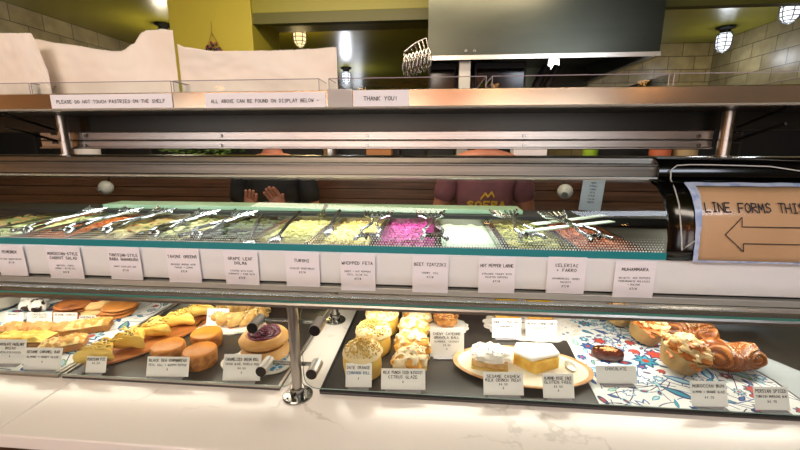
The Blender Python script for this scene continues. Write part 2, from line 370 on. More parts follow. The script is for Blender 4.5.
# green pillar and beam
pl = MB(); p0 = atY(168, 0, 2.8); p1 = atY(252, 30, 2.8)
struct(MB().box(-1.9, -1.29, 2.8, 3.3, 0, 2.7).build('wall_pillar', green_wall, None, False, bevel=.004))
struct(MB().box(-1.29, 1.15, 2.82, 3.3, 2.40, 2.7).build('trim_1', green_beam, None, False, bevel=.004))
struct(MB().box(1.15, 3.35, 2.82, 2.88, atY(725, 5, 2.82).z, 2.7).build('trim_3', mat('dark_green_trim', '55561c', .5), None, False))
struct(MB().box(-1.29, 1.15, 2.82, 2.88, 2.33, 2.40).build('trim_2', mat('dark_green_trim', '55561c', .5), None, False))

# ================================================================== COUNTER
def slab(x0, x1, label):
    o = MB().box(x0, x1, .565, 1.6, .92, .95).build('countertop', quartz, None, False, bevel=.003)
    return tag(o, label, 'counter', 'stone counter slabs')
slab(-2.2, -.8475, 'white veined stone counter slab on the far left, left of the seam')
slab(-.8465, 2.0, 'long white veined stone counter slab right of the seam')
t = thing('counter_base', 'brown wooden counter front under the white stone slab', 'counter', (0, .6, 0))
MB().box(-2.2, 2.0, 0, .98, 0, .919).build('body', wood_front, t, False)
pb = MB()
for i in range(14): pb.box(-2.2+i*.3+.01, -1.9+i*.3-.01, -.012, 0, .08, .9)
pb.build('plank_panel', wood_front, t, False, bevel=.003)

# ---- trays
def tray(label, x0, x1, y0, y1, m, rim, name='serving_tray'):
    t = thing(name, label, 'tray', ((x0+x1)/2, (y0+y1)/2, .9502)); w = (x1-x0)/2; d = (y1-y0)/2
    MB().box(-w, w, -d, d, 0, .006).build('tray_base', m, t, False, bevel=.0015)
    r = MB(); r.box(-w, w, -d, -d+.005, .006, .010); r.box(-w, w, d-.005, d, .006, .010); r.box(-w, -w+.005, -d+.005, d-.005, .006, .010); r.box(w-.005, w, -d+.005, d-.005, .006, .010)
    r.build('rim', rim, t, False); return t
rimm = mat('tray_rim', 'a79f95', .3, .6)
tray('grey metal sheet tray on the far left holding bars and cookies', -1.6, -.888, .742, 1.22, tray_metal, rimm)
tray('dark slate tray left of the steel post with filled pastries and cornbreads', -.880, -.340, .742, 1.22, slate, rimm)
tray('long dark slate tray right of the steel post with rolls, cakes and buns', -.246, 1.15, .738, 1.22, slate, matte_black)
TZ = .9566

# ================================================================== REFRIGERATED CASE
PR = [(.845, 1.252), (.846, 1.425), (.965, 1.4175)]
def prof(s):  # bezier
    a, b, c = PR; return ((1-s)**2*a[0]+2*s*(1-s)*b[0]+s*s*c[0], (1-s)**2*a[1]+2*s*(1-s)*b[1]+s*s*c[1])
def prof_n(s):
    a = prof(max(0, s-.01)); b = prof(min(1, s+.01)); d = Vector((b[0]-a[0], b[1]-a[1])).normalized(); return (-d.y, d.x)  # outwards (towards viewer/up)
def s_of_z(z):
    lo, hi = 0, .9
    for _ in range(30):
        m = (lo+hi)/2
        if prof(m)[1] < z: lo = m
        else: hi = m
    return lo
def on_glass(x, z, off):
    s = s_of_z(z); p = prof(s); n = prof_n(s); return Vector((x, p[0]+n[0]*off, p[1]+n[1]*off))
def px_glass(x, y, off=.001):
    lo, hi = 1.2521, 1.4168
    f = lambda z: (lambda p: atY(x, y, prof(s_of_z(z))[0]).z-z)(0)
    for _ in range(40):
        m = (lo+hi)/2
        if f(m) > 0: lo = m
        else: hi = m
    z = lo; Y = prof(s_of_z(z))[0]; return on_glass(atY(x, y, Y).x, z, off)
XE = px_glass(668, 240).x
case = thing('refrigerated_display_case', 'long white and steel refrigerated salad case with curved glass front', 'display case', (0, .85, 1.14))
off = Vector((0, .85, 1.14))
def cb(mb, *a, **k):
    mb.v = [tuple(Vector(p)-off) for p in mb.v]; return mb.build(*a, **k)
cb(MB().box(-2.1, 1.2, .85, .875, 1.172, 1.250), 'front_panel', white_panel, case, False, bevel=.002)
cb(MB().box(-2.1, 1.2, .862, .875, 1.164, 1.172), 'shadow_gap', matte_black, case, False)
cb(MB().box(-2.1, 1.2, .846, .875, 1.150, 1.165), 'lower_trim', mat('silver_trim', 'c4c0ba', .35, .5), case, False, bevel=.002)
mb = MB(); mb.box(-2.1, 1.2, .875, 1.45, 1.136, 1.150); mb.box(-2.1, 1.2, 1.43, 1.45, 1.15, 1.235); cb(mb, 'case_body', mat('case_grey', '6b6a68', .5), case, False)
mb = MB(); NP = 14
mb.grid(lambda u, v: Vector((-2.1+(XE+2.1)*u, prof(v)[0], prof(v)[1])), 8, NP); cb(mb, 'curved_glass', glassm, case)
# black end cover, same curve
mb = MB(); mb.grid(lambda u, v: Vector((XE+(1.2-XE)*u, prof(v)[0], prof(v)[1])), 6, NP); cb(mb, 'black_end_cover', black, case, solid=.004)
# rounded black border at the top right of the clear glass
mb = MB(); bz = [(598, 165), (625, 164), (643, 168), (655, 178), (662, 192), (666, 212), (667.5, 258)]
pts = [px_glass(x, max(179.5, y) if y < 179 else y, .0012) for x, y in ((636, 178.5), (648, 181), (657, 188), (663, 200), (666.5, 220), (667.5, 256))]
for a, b in zip(pts[:-1], pts[1:]):
    ax = Vector(on_glass(XE, a.z, .0012)); bx = Vector(on_glass(XE, b.z, .0012)); mb.add([a, ax, bx, b], [(0, 1, 2, 3)])
cb(mb, 'border_paint', mat('black_border', '0e1010', .15), case, False)
# teal paint band with dot pattern
mb = MB(); mb.grid(lambda u, v: on_glass(-2.1+(XE+2.1)*u, 1.2522+v*.0165, .0008), 12, 2); cb(mb, 'teal_band', teal, case)
mb = MB()
nd = int((XE+1.35)/.0062)
for r in range(6):
    rad = .0021-.00028*r
    for i in range(nd):
        x = -1.35+(i+.5*(r % 2))*.0062; c = on_glass(x, 1.2705+r*.0054, .001)
        s_ = s_of_z(c.z); n = prof_n(s_); tz = Vector((0, -n[1], n[0]))*-1
        if tz.z < 0: tz = -tz
        vs = [c+Vector((rad, 0, 0))*cos(q)+tz*rad*sin(q) for q in (0, pi/3, 2*pi/3, pi, 4*pi/3, 5*pi/3)]
        mb.add(vs, [(0, 1, 2, 3, 4, 5)])
cb(mb, 'dot_pattern', frit, case, False)
# steel frame above the glass
mb = MB(); mb.extx([(.960, 1.417), (.954, 1.419), (.955, 1.423), (.964, 1.425), (.966, 1.447), (.962, 1.449), (.962, 1.452), (.980, 1.455), (.982, 1.466), (.99, 1.4695), (1.10, 1.4695), (1.10, 1.417)], -2.1, XE+.02)
cb(mb, 'steel_frame', steel_dark, case, bevel=0)
mb = MB(); mb.extx([(.9535, 1.4155), (.9515, 1.4175), (.9535, 1.421), (.957, 1.421), (.957, 1.4155)], -2.1, XE); cb(mb, 'bright_edge', mat('bright_trim', 'eae6dd', .25, .7), case, False)
mb = MB(); mb.extx([(.960, 1.417), (.950, 1.425), (.952, 1.445), (.965, 1.460), (.99, 1.4695), (1.10, 1.4695), (1.10, 1.417)], XE+.02, 1.2); cb(mb, 'black_end_cap', black, case)
mb = MB(); mb.tube([(XE+.03, .988, 1.4695), (XE+.2, .980, 1.4675), (XE+.45, .962, 1.456), (1.15, .948, 1.44)], .0016, 6); cb(mb, 'cap_trim', mat('grey_trim', '9a9894', .25, .8), case)
# thin white line on the black cover, drawing a reflected white frame
mb = MB(); ol = [(800, 171), (770, 166.5), (720, 165), (690, 164.6), (677, 165.5), (671, 170), (670.5, 177), (674, 190), (678, 205), (680, 228), (681, 250), (686, 246), (695, 240)]
mb2 = [atY(x, y, .947) if y < 172 else px_glass(x, max(y, 179), .0035) for x, y in ol]
mb.tube(mb2, .0014, 6); cb(mb, 'white_outline', mat('white_print', 'c9c9c6', .5), case)

# ---- paper sign on the black cover
sg = thing('paper_sign', 'brown paper sign reading LINE FORMS with a left arrow', 'sign', (0, 0, 0))
zb, zt = 1.2535, px_glass(760, 189).z
xl, xr = px_glass(697, 240).x, 1.13
kraft = mat('kraft_paper', 'dcb488', .6, 0, 'cfa577', 4, .35, .7, bump=.1, bscale=6)
mb = MB(); mb.grid(lambda u, v: on_glass(xl+(xr-xl)*u, zb+(zt-zb)*v, .006+.0006*sin(u*19)), 30, 12); mb.build('sheet', kraft, sg, solid=.0006)
mb = MB(); mb.grid(lambda u, v: on_glass(xl-.006+(xr-xl+.01)*u, zb-.001+(zt-zb+.004)*v, .0085), 12, 12); mb.build('plastic_sleeve', glass_mat('sleeve', 'f2f4f8', .12, 1.25, .02), sg)
mb = MB(); mb.grid(lambda u, v: on_glass(xl-.008+(xr-xl+.014)*u, zt-.002+.006*v, .0092+.0006*sin(u*40)), 60, 1)
mb.grid(lambda u, v: on_glass(xl-.010+(.010+.012*max(0, v-.35)*1.3)*u, zb-.001+(zt-zb+.004)*v, .0093+.0006*sin(v*30)), 3, 20)
mb.grid(lambda u, v: on_glass(xl-.008+(xr-xl+.014)*u, zb-.001+.0035*v, .0092), 60, 1)
mb.build('tape', mat('blue_white_tape', 'b9c6e2', .25, 0, '8fa3cf', 30, .45, .6), sg)
Pg = lambda u, v: on_glass(u, v, .0095)
mb = MB(); a = px_glass(702, 213); 
text(mb, 'LINE FORMS THIS WAY', a.x+.002, a.z, .0170, .9, Pg, .25, 0, 'l', 5.2, .90)
mb.build('lettering', ink_red, sg, False)
mb = MB(); ar = [(800, 227), (738.5, 227), (738.5, 218), (722, 234.5), (740, 251), (740, 243), (800, 244)]
ap = [px_glass(x, y, 0) for x, y in ar]; ap[0].x = ap[-1].x = 1.05; ap[0].z = ap[1].z; ap[-1].z = ap[-2].z
for p, q in zip(ap[:-1], ap[1:]):
    n = 14
    for i in range(n):
        A = p.lerp(q, i/n); B = p.lerp(q, (i+1)/n); d = Vector((B.x-A.x, B.z-A.z)).normalized()*.0009
        mb.add([Pg(A.x+d.y, A.z-d.x), Pg(B.x+d.y, B.z-d.x), Pg(B.x-d.y, B.z+d.x), Pg(A.x-d.y, A.z+d.x)], [(0, 1, 2, 3)])
mb.build('arrow', ink_red, sg, False)

# ---- pans with salads
def pan_thing(i, x0, x1, label, fm, bits, fname, heap=.012, bm=None):
    t = thing('salad_pan', label, 'food pan', ((x0+x1)/2, 1.085, 1.2), 0); w = (x1-x0)/2-.0015; d = .185
    mb = MB(); h = .055
    mb.box(-w, w, -d, -d+.004, h-.003, h); mb.box(-w, w, d-.014, d, h-.003, h); mb.box(-w, -w+.006, -d, d, h-.003, h); mb.box(w-.006, w, -d, d, h-.003, h)
    mb.box(-w+.006, -w+.0075, -d+.004, d-.012, .012, h); mb.box(w-.0075, w-.006, -d+.004, d-.012, .012, h)
    mb.box(-w+.006, w-.006, -d+.004, -d+.0055, .012, h); mb.box(-w+.006, w-.006, d-.0135, d-.012, .012, h); mb.box(-w+.006, w-.006, -d+.004, d-.012, .011, .0125)
    mb.build('steel_pan', chrome, t, False)
    f = MB(); ww = w-.008; dd = d-.007
    def fn(u, v):
        x = -ww+2*ww*u; y = -dd+(2*dd-.008)*v; ed = min(u, 1-u, v, 1-v)*8; ed = min(1, ed)
        return Vector((x, y, .033+heap*ed+heap*.7*ed*noise.fractal(Vector((x*30+i*5, y*30, i)), 1, 2, 3)))
    f.grid(fn, 26, 50); f.build(fname, fm, t)
    if bits:
        b = MB(); rnd = random.Random(i)
        kind, n, sz = bits
        for k in range(n):
            u, v = rnd.uniform(.06, .94), rnd.uniform(.04, .96); p = fn(u, v); R = Matrix.Rotation(rnd.uniform(0, 6.3), 4, 'Z') @ Matrix.Rotation(rnd.uniform(-.5, .5), 4, 'X')
            M = Matrix.Translation(p+Vector((0, 0, sz*.25))) @ R
            if kind == 'shred': b.tube([(-sz, 0, 0), (-sz*.3, sz*.25, sz*.1), (sz*.4, -sz*.1, 0), (sz, sz*.2, -sz*.1)], sz*.14, 4, k % 2, M)
            elif kind == 'roll': b.blob((0, 0, 0), (sz*1.6, sz*.55, sz*.5), .1, 2, 10, 6, k % 2, k, None, M)
            elif kind == 'leaf': b.blob((0, 0, 0), (sz, sz*.5, sz*.12), .4, 2, 8, 5, k % 2, k, None, M)
            else: b.blob((0, 0, 0), (sz*.5, sz*.4, sz*.35), .3, 2, 7, 5, k % 2, k, None, M)
        b.build({'shred': 'shredded_topping', 'roll': 'stuffed_leaves', 'leaf': 'herb_topping', 'grain': 'grain_topping'}[kind], bm, t)['kind'] = 'stuff'
    return t
g = lambda *a, **k: mat(*a, **k)
X0 = .51; PW = .165
pans = [
 ('pan of orange brown bulgur salad at the right end of the case', g('bulgur', 'a8552c', .6, 0, 'c07a4a', 60, bump=.6, bscale=90), ('grain', 500, .007), 'bulgur_salad', [g('b1', 'b8653a', .6), g('b2', '8d3f22', .6)]),
 ('pan of green and tan grain salad left of the bulgur salad', g('celeriac', '8a8a3a', .6, 0, 'c9bb70', 50, bump=.6, bscale=80), ('shred', 420, .008), 'grain_salad', [g('c1', 'c8bd74', .6), g('c2', '4f5a24', .6)]),
 ('pan of smooth pale green white pepper labne', g('labne', 'dfe8cf', .45, 0, 'd2dcbc', 12, bump=.2, bscale=20), None, 'labne', None),
 ('pan of bright magenta beet tzatziki', g('beet', 'b02a7c', .4, 0, 'd35aa0', 40, bump=.7, bscale=60), ('grain', 240, .009), 'beet_dip', [g('d1', 'c64496', .4), g('d2', '8e1a5c', .4)]),
 ('pan of pale yellow whipped feta', g('feta', 'e2cf86', .5, 0, 'd2bb66', 25, bump=.5, bscale=35), ('grain', 120, .009), 'whipped_feta', [g('e1', 'ecdc9c', .5), g('e2', 'd6bb62', .5)]),
 ('pan of shredded yellow pickled vegetables', g('turshi', 'b9ac62', .55, 0, 'd6cc8c', 40, bump=.5, bscale=60), ('shred', 420, .011), 'pickled_vegetables', [g('f1', 'e3d898', .5), g('f2', 'c9bf70', .5)]),
 ('pan of dark green stuffed grape leaves', g('dolma', '3c4424', .5, 0, '5a6036', 30), ('roll', 70, .013), 'grape_leaf_layer', [g('g1', '4c5530', .35), g('g2', '3a4226', .35)]),
 ('pan of olive green tahini greens beside the grape leaves', g('greens', '8b8a52', .5, 0, 'b7ad72', 30, bump=.5), ('leaf', 260, .012), 'dressed_greens', [g('h1', '6a7038', .5), g('h2', 'c0b47c', .5)]),
 ('pan of smoky tan eggplant dip', g('baba', '9c8a54', .5, 0, 'bca568', 25, bump=.4), ('leaf', 60, .008), 'eggplant_dip', [g('i1', '5e6632', .5), g('i2', 'a85a2c', .5)]),
 ('pan of orange carrot salad', g('carrot', 'b0602a', .5, 0, 'cf8440', 40, bump=.5), ('shred', 360, .011), 'carrot_salad', [g('j1', 'c8702c', .5), g('j2', 'a8521e', .5)]),
 ('pan of pale green bean salad near the left end of the case', g('beans', 'a8a566', .5, 0, '87894a', 30, bump=.5), ('roll', 130, .009), 'bean_salad', [g('k1', '7f8440', .5), g('k2', 'b8b478', .5)]),
 ('leftmost pan in the case with brown and green salad', g('brownsal', '7c6a3e', .5, 0, '5c6236', 30, bump=.5), ('leaf', 260, .011), 'mixed_salad', [g('l1', '5f6a34', .5), g('l2', '8d6c3c', .5)]),
]
SH = ['bulgur salad', 'grain salad', 'white pepper labne', 'magenta beet dip', 'yellow whipped feta', 'shredded pickled vegetables', 'stuffed grape leaves', 'tahini greens', 'eggplant dip', 'carrot salad', 'bean salad', 'leftmost salad']
for i, (lb, fm, bits, fn_, bm) in enumerate(pans):
    pan_thing(i, X0-PW*(i+1), X0-PW*i, lb, fm, bits, fn_, bm=bm)
# bare steel well at the right end
o = MB().box(X0+.005, 1.15, .90, 1.27, 1.2, 1.235).build('pan_well_cover', steel_dark, None, False, bevel=.003); tag(o, 'plain steel cover plate right of the last salad pan', 'cover plate')
# mint cutting board behind the pans
pa, pb_ = atY(107, 206, 1.345), atY(522, 206, 1.345)
o = MB().box(pa.x, pb_.x, 1.325, 1.42, 1.2615, 1.277).build('cutting_board', mint, None, False, bevel=.003); tag(o, 'long pale green cutting board behind the salad pans', 'cutting board')
o = MB().box(-2.0, 1.15, 1.29, 1.425, 1.2352, 1.2612).build('board_ledge', mat('ledge_dark', '2c2a28', .5), None, False); tag(o, 'steel ledge behind the pans under the green board', 'ledge')
for (a, b, lb) in (((525, 232), (612, 222), 'pale green plastic strip lying across the bulgur pan, the nearer one'), ((534, 225), (604, 216), 'pale green plastic strip lying across the bulgur pan, the farther one')):
    A, B = atZ(*a, 1.278), atZ(*b, 1.278); d = (B-A); L_ = d.length  # a reflection in the glass, modelled as solid pale strips
    o = MB().box(0, L_, -.011, .011, 0, .004).build('plastic_strip', mat('pale_strip', 'd3dcc4', .5), None, False, loc=A, bevel=.001); o.rotation_euler = (0, 0, atan2(d.y, d.x)); tag(o, lb, 'plastic strip')

# ---- serving tongs: scalloped claw, spring loop
def tongs_proto(label, loc, rz):
    t = thing('serving_tongs', label, 'tongs', loc, rz, 'serving tongs in the salad pans'); t.scale = (1.05, 1.05, 1.05); t.rotation_euler = (.13, 0, rz)
    for s in (-1, 1):
        m = MB(); pts = [(s*.004, -.085, .004), (s*.02, -.07, .010), (s*.024, -.05, .012), (s*.012, -.02, .012), (s*.006, .01, .010), (s*.010, .045, .010), (s*.026, .065, .012)]
        for A, B in zip(pts[:-1], pts[1:]):
            A = Vector(A); B = Vector(B); m.tube([A, B], .0042, 8)
        m.build('arm', chrome, t)
    c = MB()
    for k in range(9):                                           # scalloped claw
        q = pi*(k/8)+pi
        c.tube([(.034*cos(q), .085+.022*sin(q), .012), (.036*cos(q)*1.15, .098+.012*sin(q), .018)], [.0045, .0025], 6)
    c.tube([(.036*cos(pi+pi*k/12), .083+.026*sin(pi+pi*k/12), .010) for k in range(13)], .0042, 8)
    c.build('scalloped_claw', chrome, t)
    l = MB(); l.tube([(.03*cos(pi*k/12), -.100+.03*sin(pi*k/12), .008) for k in range(13)], .0050, 8)
    for k in range(9):
        q = pi*(k+.5)/9; l.tube([(.03*cos(q), -.100+.03*sin(q), .008), (.024*cos(q), -.100+.024*sin(q), .006)], [.004, .002], 6)
    l.build('spring_loop', chrome, t); return t
tp = None
for i, (fx, fy, rz, lb) in enumerate([(373, 229, 0, 'steel tongs resting on the whipped feta'), (432, 229, .06, 'steel tongs resting on the magenta beet dip'),
        (517, 228, .2, 'steel tongs on the green grain salad'), (575, 230, .35, 'steel tongs on the bulgur salad'),
        (218, 228, -.3, 'steel tongs on the dark grape leaves'), (178, 227, -.3, 'steel tongs on the olive tahini greens'),
        (133, 224, -.3, 'steel tongs on the tan eggplant dip'), (97, 224, -.3, 'steel tongs on the orange carrot salad'), (58, 224, -.3, 'steel tongs on the green bean salad')]):
    p = atZ(fx, fy, 1.275)+Vector((0, .015, 0))
    if tp is None: tp = tongs_proto(lb, p, rz)
    else: copy_thing(tp, p, rz, lb)
# spoons with dark handles standing in the pans
def spoon(label, a, b, rod=.005, hm=None):
    A, B = Vector(a), Vector(b); t = thing('serving_spoon', label, 'spoon', A)
    d = B-A; MB().tube([Vector((0, 0, 0)), d*.5+Vector((0, 0, .004)), d], [.004, rod, rod*1.1], 8).build('handle', hm or dark_metal, t)
    M = d.to_track_quat('Y', 'Z').to_matrix().to_4x4()
    MB().blob((0, -.02, -.001), (.018, .027, .006), 0, 1, 16, 8, M=M).build('bowl', chrome, t); return t
for (a, za, b, zb_, lb) in [((278, 236), 1.262, (300, 212), 1.29, 'dark handled spoon in the grape leaf pan'), ((250, 240), 1.262, (262, 214), 1.29, 'second dark handled spoon in the grape leaf pan, left of the first'),
        ((330, 226), 1.262, (340, 210), 1.30, 'steel spoon standing in the pickled vegetables'), ((322, 214), 1.27, (326, 206), 1.34, 'dark spoon behind the pickled vegetables')]:
    spoon(lb, atZ(*a, za), atZ(*b, zb_))

# ---- eleven labels on the white case front
tags_up = [
 (15, 27.5, 245, 276, ['YEMEBEK'], ['SPICED GREEN BEANS'], 'YEMEBEK'), (68, 34, 246.5, 279, ['MOROCCAN-STYLE', 'CARROT SALAD'], ['HARISSA, CUMIN', 'LEMON + OLIVE OIL'], 'MOROCCAN-STYLE CARROT SALAD'),
 (127.5, 32, 248, 280, ['TUNISIAN-STYLE', 'BABA GHANOUSH'], ['SMOKY EGGPLANT DIP'], 'TUNISIAN-STYLE BABA GHANOUSH'), (186, 33, 249, 283, ['TAHINI GREENS'], ['BRAISED GREENS WITH', 'TAHINI + LEMON'], 'TAHINI GREENS'),
 (243, 34, 251, 285, ['GRAPE LEAF', 'DOLMA'], ['STUFFED WITH RICE', 'CURRANTS + PINE NUTS'], 'GRAPE LEAF DOLMA'), (303.5, 34, 253, 287, ['TURSHI'], ['PICKLED VEGETABLES'], 'TURSHI'),
 (358.5, 35, 255, 291, ['WHIPPED FETA'], ['SWEET + HOT PEPPERS', 'FETA, OLIVE OIL'], 'WHIPPED FETA'), (430, 36, 256, 293, ['BEET TZATZIKI'], ['YOGURT, DILL'], 'BEET TZATZIKI'),
 (496, 37, 257.5, 293.5, ['HOT PEPPER LABNE'], ['STRAINED YOGURT WITH', 'ROASTED PEPPERS'], 'HOT PEPPER LABNE'), (564.5, 38.5, 257, 294, ['CELERIAC', '+ FARRO'], ['CRANBERRIES, HERBS', 'WALNUTS'], 'CELERIAC + FARRO'),
 (632, 41, 261, 298, ['MUHAMMARA'], ['WALNUTS, RED PEPPERS', 'POMEGRANATE MOLASSES', '+ BULGUR'], 'MUHAMMARA')]
for cx, w, y0, y1, ti, sm, nm in tags_up:
    top = atY(cx-1.5, y0, .843); bot = atY(cx, y1, .843); W_ = (atY(cx+w/2, y1, .843)-atY(cx-w/2, y1, .843)).length; H_ = (top.z-bot.z)
    lines = []; v = .74
    for s in ti: lines.append((s, v, .0068)); v -= .13
    v -= .08
    for s in sm: lines.append((s, v, .0036)); v -= .09
    lines.append(('$7/#', v-.03, .0045))
    c = card('price_label', 'white label reading %s on the case front' % nm, 'label', (bot.x, .8435, bot.z), W_*.98, H_, lines, 0, 0, 'labels along the salad case', False, paper)
    c.rotation_euler = (0, random.uniform(-.012, .012), 0)

# ================================================================== SNEEZE GUARD
gz0, gz1 = 1.168, 1.199
t = thing('guard_top_rail', 'long steel rail with green glass edge above the pastries', 'rail', (0, .72, 1.167))
MB().extx([(-.005, 0), (.014, 0), (.014, .010), (-.004, .010), (-.006, .006)], -1.6, 1.3).build('steel_rail', steel, t, False)
MB().extx([(-.003, .0102), (.013, .0102), (.013, .0158), (-.003, .0158)], -1.6, 1.3).build('glass_edge', teal_edge, t, False)
MB().extx([(-.005, .016), (.014, .016), (.014, .0245), (-.002, .0245), (-.005, .022)], -1.6, 1.3).build('upper_rail', mat('grey_rail', 'b4b3ac', .25, .9), t, False)
def post(name, label, x, y, h, standoffs=True):
    t = thing(name, label, 'post', (x, y, .9503), 0, None)
    MB().lathe([(.033, 0), (.033, .003), (.031, .005), (.018, .006)], 40).build('flange', chrome, t)
    MB().lathe([(.016, .005), (.016, .022), (.0135, .024)], 32).build('collar', chrome, t)
    MB().lathe([(.0115, .02), (.0115, h)], 28).build('tube', mat('post_steel', 'b4afa7', .3, 1), t)
    sc = MB(); sc.tube([(0, -.0165, .014), (0, -.0185, .014)], .003, 10); [sc.tube([(.025*cos(q), .025*sin(q), .004), (.025*cos(q), .025*sin(q), .006)], .003, 8) for q in (.8, 2.4, 4.0, 5.5)]
    sc.build('set_screws', dark_metal, t)
    return t
pbase = atZ(296, 399, .95)
P1 = post('guard_post', 'steel post with round base flange in front, between the two slate trays', pbase.x, pbase.y+.012, .2155)
P2 = post('guard_post', 'rear steel post seen behind, on the stone strip between the trays', atZ(335, 321, .95).x, 1.10, .185)
py = pbase.y+.012
# standoffs: an arm and a gripping cylinder either side, at two heights
cylm = mat('standoff_steel', 'c4bfb8', .38, .9); capm = mat('standoff_cap', '3a3636', .3, .9)
for zz, (lx, rx), nm in ((atY(262, 321, .745).z, (-.083, .052), 'upper'), (atY(266, 363, .745).z, (-.072, .040), 'lower')):
    MB().tube([(lx, .02, zz-.9503), (rx, .02, zz-.9503)], .0045, 12).build('cross_arm', chrome, P1)
    for dx in (lx, rx):
        o = MB().tube([(dx, -.018, zz-.9503), (dx, .026, zz-.9503)], .0125, 24).build('standoff', cylm, P1)
        MB().tube([(dx, -.0200, zz-.9503), (dx, -.018, zz-.9503)], .0115, 24).build('end_cap', capm, o)
# glass panels
def panel(label, x0, x1, rl, rr):
    t = thing('guard_glass_panel', label, 'glass panel', (0, py+.012, .962)); r = .03; h = .205; poly = []
    def corner(cx_, cz_, a0, rad): return [(cx_+rad*cos(a0+pi/2*k/6), cz_+rad*sin(a0+pi/2*k/6)) for k in range(7)]
    poly += corner(x0+r, r, pi, r) if rl else [(x0, 0)]
    poly += corner(x1-r, r, 1.5*pi, r) if rr else [(x1, 0)]
    poly += corner(x1-r, h-r, 0, r) if rr else [(x1, h)]
    poly += corner(x0+r, h-r, pi/2, r) if rl else [(x0, h)]
    M = Matrix.Rotation(pi/2, 4, 'X')
    f = MB(); f.add([(x, 0, z) for x, z in poly], [tuple(range(len(poly)))]); f.build('glass_sheet', guard_glass, t, False)
    e = MB(); e.tube([(x, 0, z) for x, z in poly], .0011, 5, closed=True); e.build('polished_edge', mat('glass_rim', '9fb8ae', .15, .3), t)
panel('clear glass guard panel left of the steel post', -1.6, pbase.x-.012, False, True)
panel('clear glass guard panel right of the steel post', pbase.x+.012, 1.3, True, False)

# ================================================================== TOP SHELF
sh = thing('steel_shelf', 'long stainless steel shelf above the salad case', 'shelf', (0, .85, 1.577)); off = Vector((0, .85, 1.577))
cb(MB().extx([(.85, 1.5785), (.848, 1.580), (.848, 1.613), (.852, 1.615), (.862, 1.615), (.862, 1.602), (1.25, 1.602), (1.25, 1.590), (.868, 1.590), (.868, 1.5785)], -2.2, 1.5), 'deck', steel_lip, sh, bevel=0)
cb(MB().extx([(.846, 1.576), (.845, 1.578), (.847, 1.5805), (.87, 1.5805), (.87, 1.576)], -2.2, 1.5), 'bright_edge', mat('bright_trim', 'eae6dd', .25, .7), sh, False)
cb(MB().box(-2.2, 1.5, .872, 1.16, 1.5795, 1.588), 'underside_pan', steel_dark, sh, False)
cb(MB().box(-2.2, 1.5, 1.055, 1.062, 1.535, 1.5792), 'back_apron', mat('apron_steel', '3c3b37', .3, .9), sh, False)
t = thing('support_rail', 'stainless rail with bolts under the back of the shelf', 'rail', (0, 1.03, 1.487)); off = Vector((0, 1.03, 1.487))
Xp0, Xp1 = atY(53, 130, .98).x, atY(736, 130, .98).x
cb(MB().extx([(1.03, 1.487), (1.026, 1.489), (1.026, 1.4915), (1.034, 1.4935), (1.034, 1.508), (1.028, 1.5105), (1.034, 1.513), (1.034, 1.532), (1.05, 1.534), (1.05, 1.487)], Xp0-.1, Xp1-.012), 'rail_body', steel, t, False)
for x in (86, 221, 367, 524, 698):
    for y in (136, 145.5): p = atY(x, y, 1.034); cb(MB().tube([(p.x, 1.036, p.z), (p.x, 1.029, p.z)], .0045, 12), 'bolt_head', chrome, t, False)
def shelf_post(label, X, Y):
    t = thing('shelf_post', label, 'post', (X, Y, 1.4695), 0, None)
    MB().lathe([(.0135, 0), (.0135, .0395)], 24).build('lower_tube', mat('post_steel', 'b4afa7', .3, 1), t)
    MB().lathe([(.0125, .04), (.0125, .1085)], 24).build('upper_tube', mat('post_steel', 'b4afa7', .3, 1), t)
    MB().lathe([(.02, 0), (.02, .003)], 24).build('flange', chrome, t)
    s = 1 if X > 0 else -1
    for k, (z0, z1) in enumerate(((.070, .1055), (.040, .072))):
        b = MB(); b.tube([(s*.016, -.01, z0), (s*.016, -.138, z1)], .0035, 4); b.build('bracket_bar', dark_metal, t, False)
    b = MB(); [b.tube([(s*.014, -.01, z), (s*.028, -.01, z)], .0035, 8) for z in (.035, .058)]; b.build('bracket_bolts', chrome, t, False)
    return t
shelf_post('steel post under the left end of the top shelf', Xp0, 1.03-.02)
shelf_post('steel post under the right end of the top shelf', Xp1, 1.03-.02)

# strips of writing on the shelf lip
for x0, x1, y0, y1, s in ((52, 173, 93, 108, 'PLEASE DO NOT TOUCH PASTRIES ON THE SHELF'), (206, 326, 91.5, 108, 'ALL ABOVE CAN BE FOUND ON DISPLAY BELOW -'), (353.5, 409, 89.5, 106.5, 'THANK YOU!')):
    a = atY(x0, y1, .846); b = atY(x1, y1, .846); h = atY((x0+x1)/2, y0, .846).z-a.z
    hh = .0080; 
    card('paper_strip', 'white paper strip on the shelf lip reading %s' % s.lower().replace(' -', ''), 'label', ((a.x+b.x)/2, .8465, min(a.z, b.z)), b.x-a.x, h, [(s, .38, hh if len(s) < 15 else .0070)], 0, 0, 'notices on the shelf lip', False, paper)
o = MB().box(atY(327, 100, .84).x, atY(352, 100, .84).x, .8445, .846, 1.579, 1.616).build('label_holder', mat('clear_holder', 'c9c6c4', .2, 0, trans=.4), None, False); tag(o, 'empty clear label holder between two paper strips on the shelf', 'label holder')

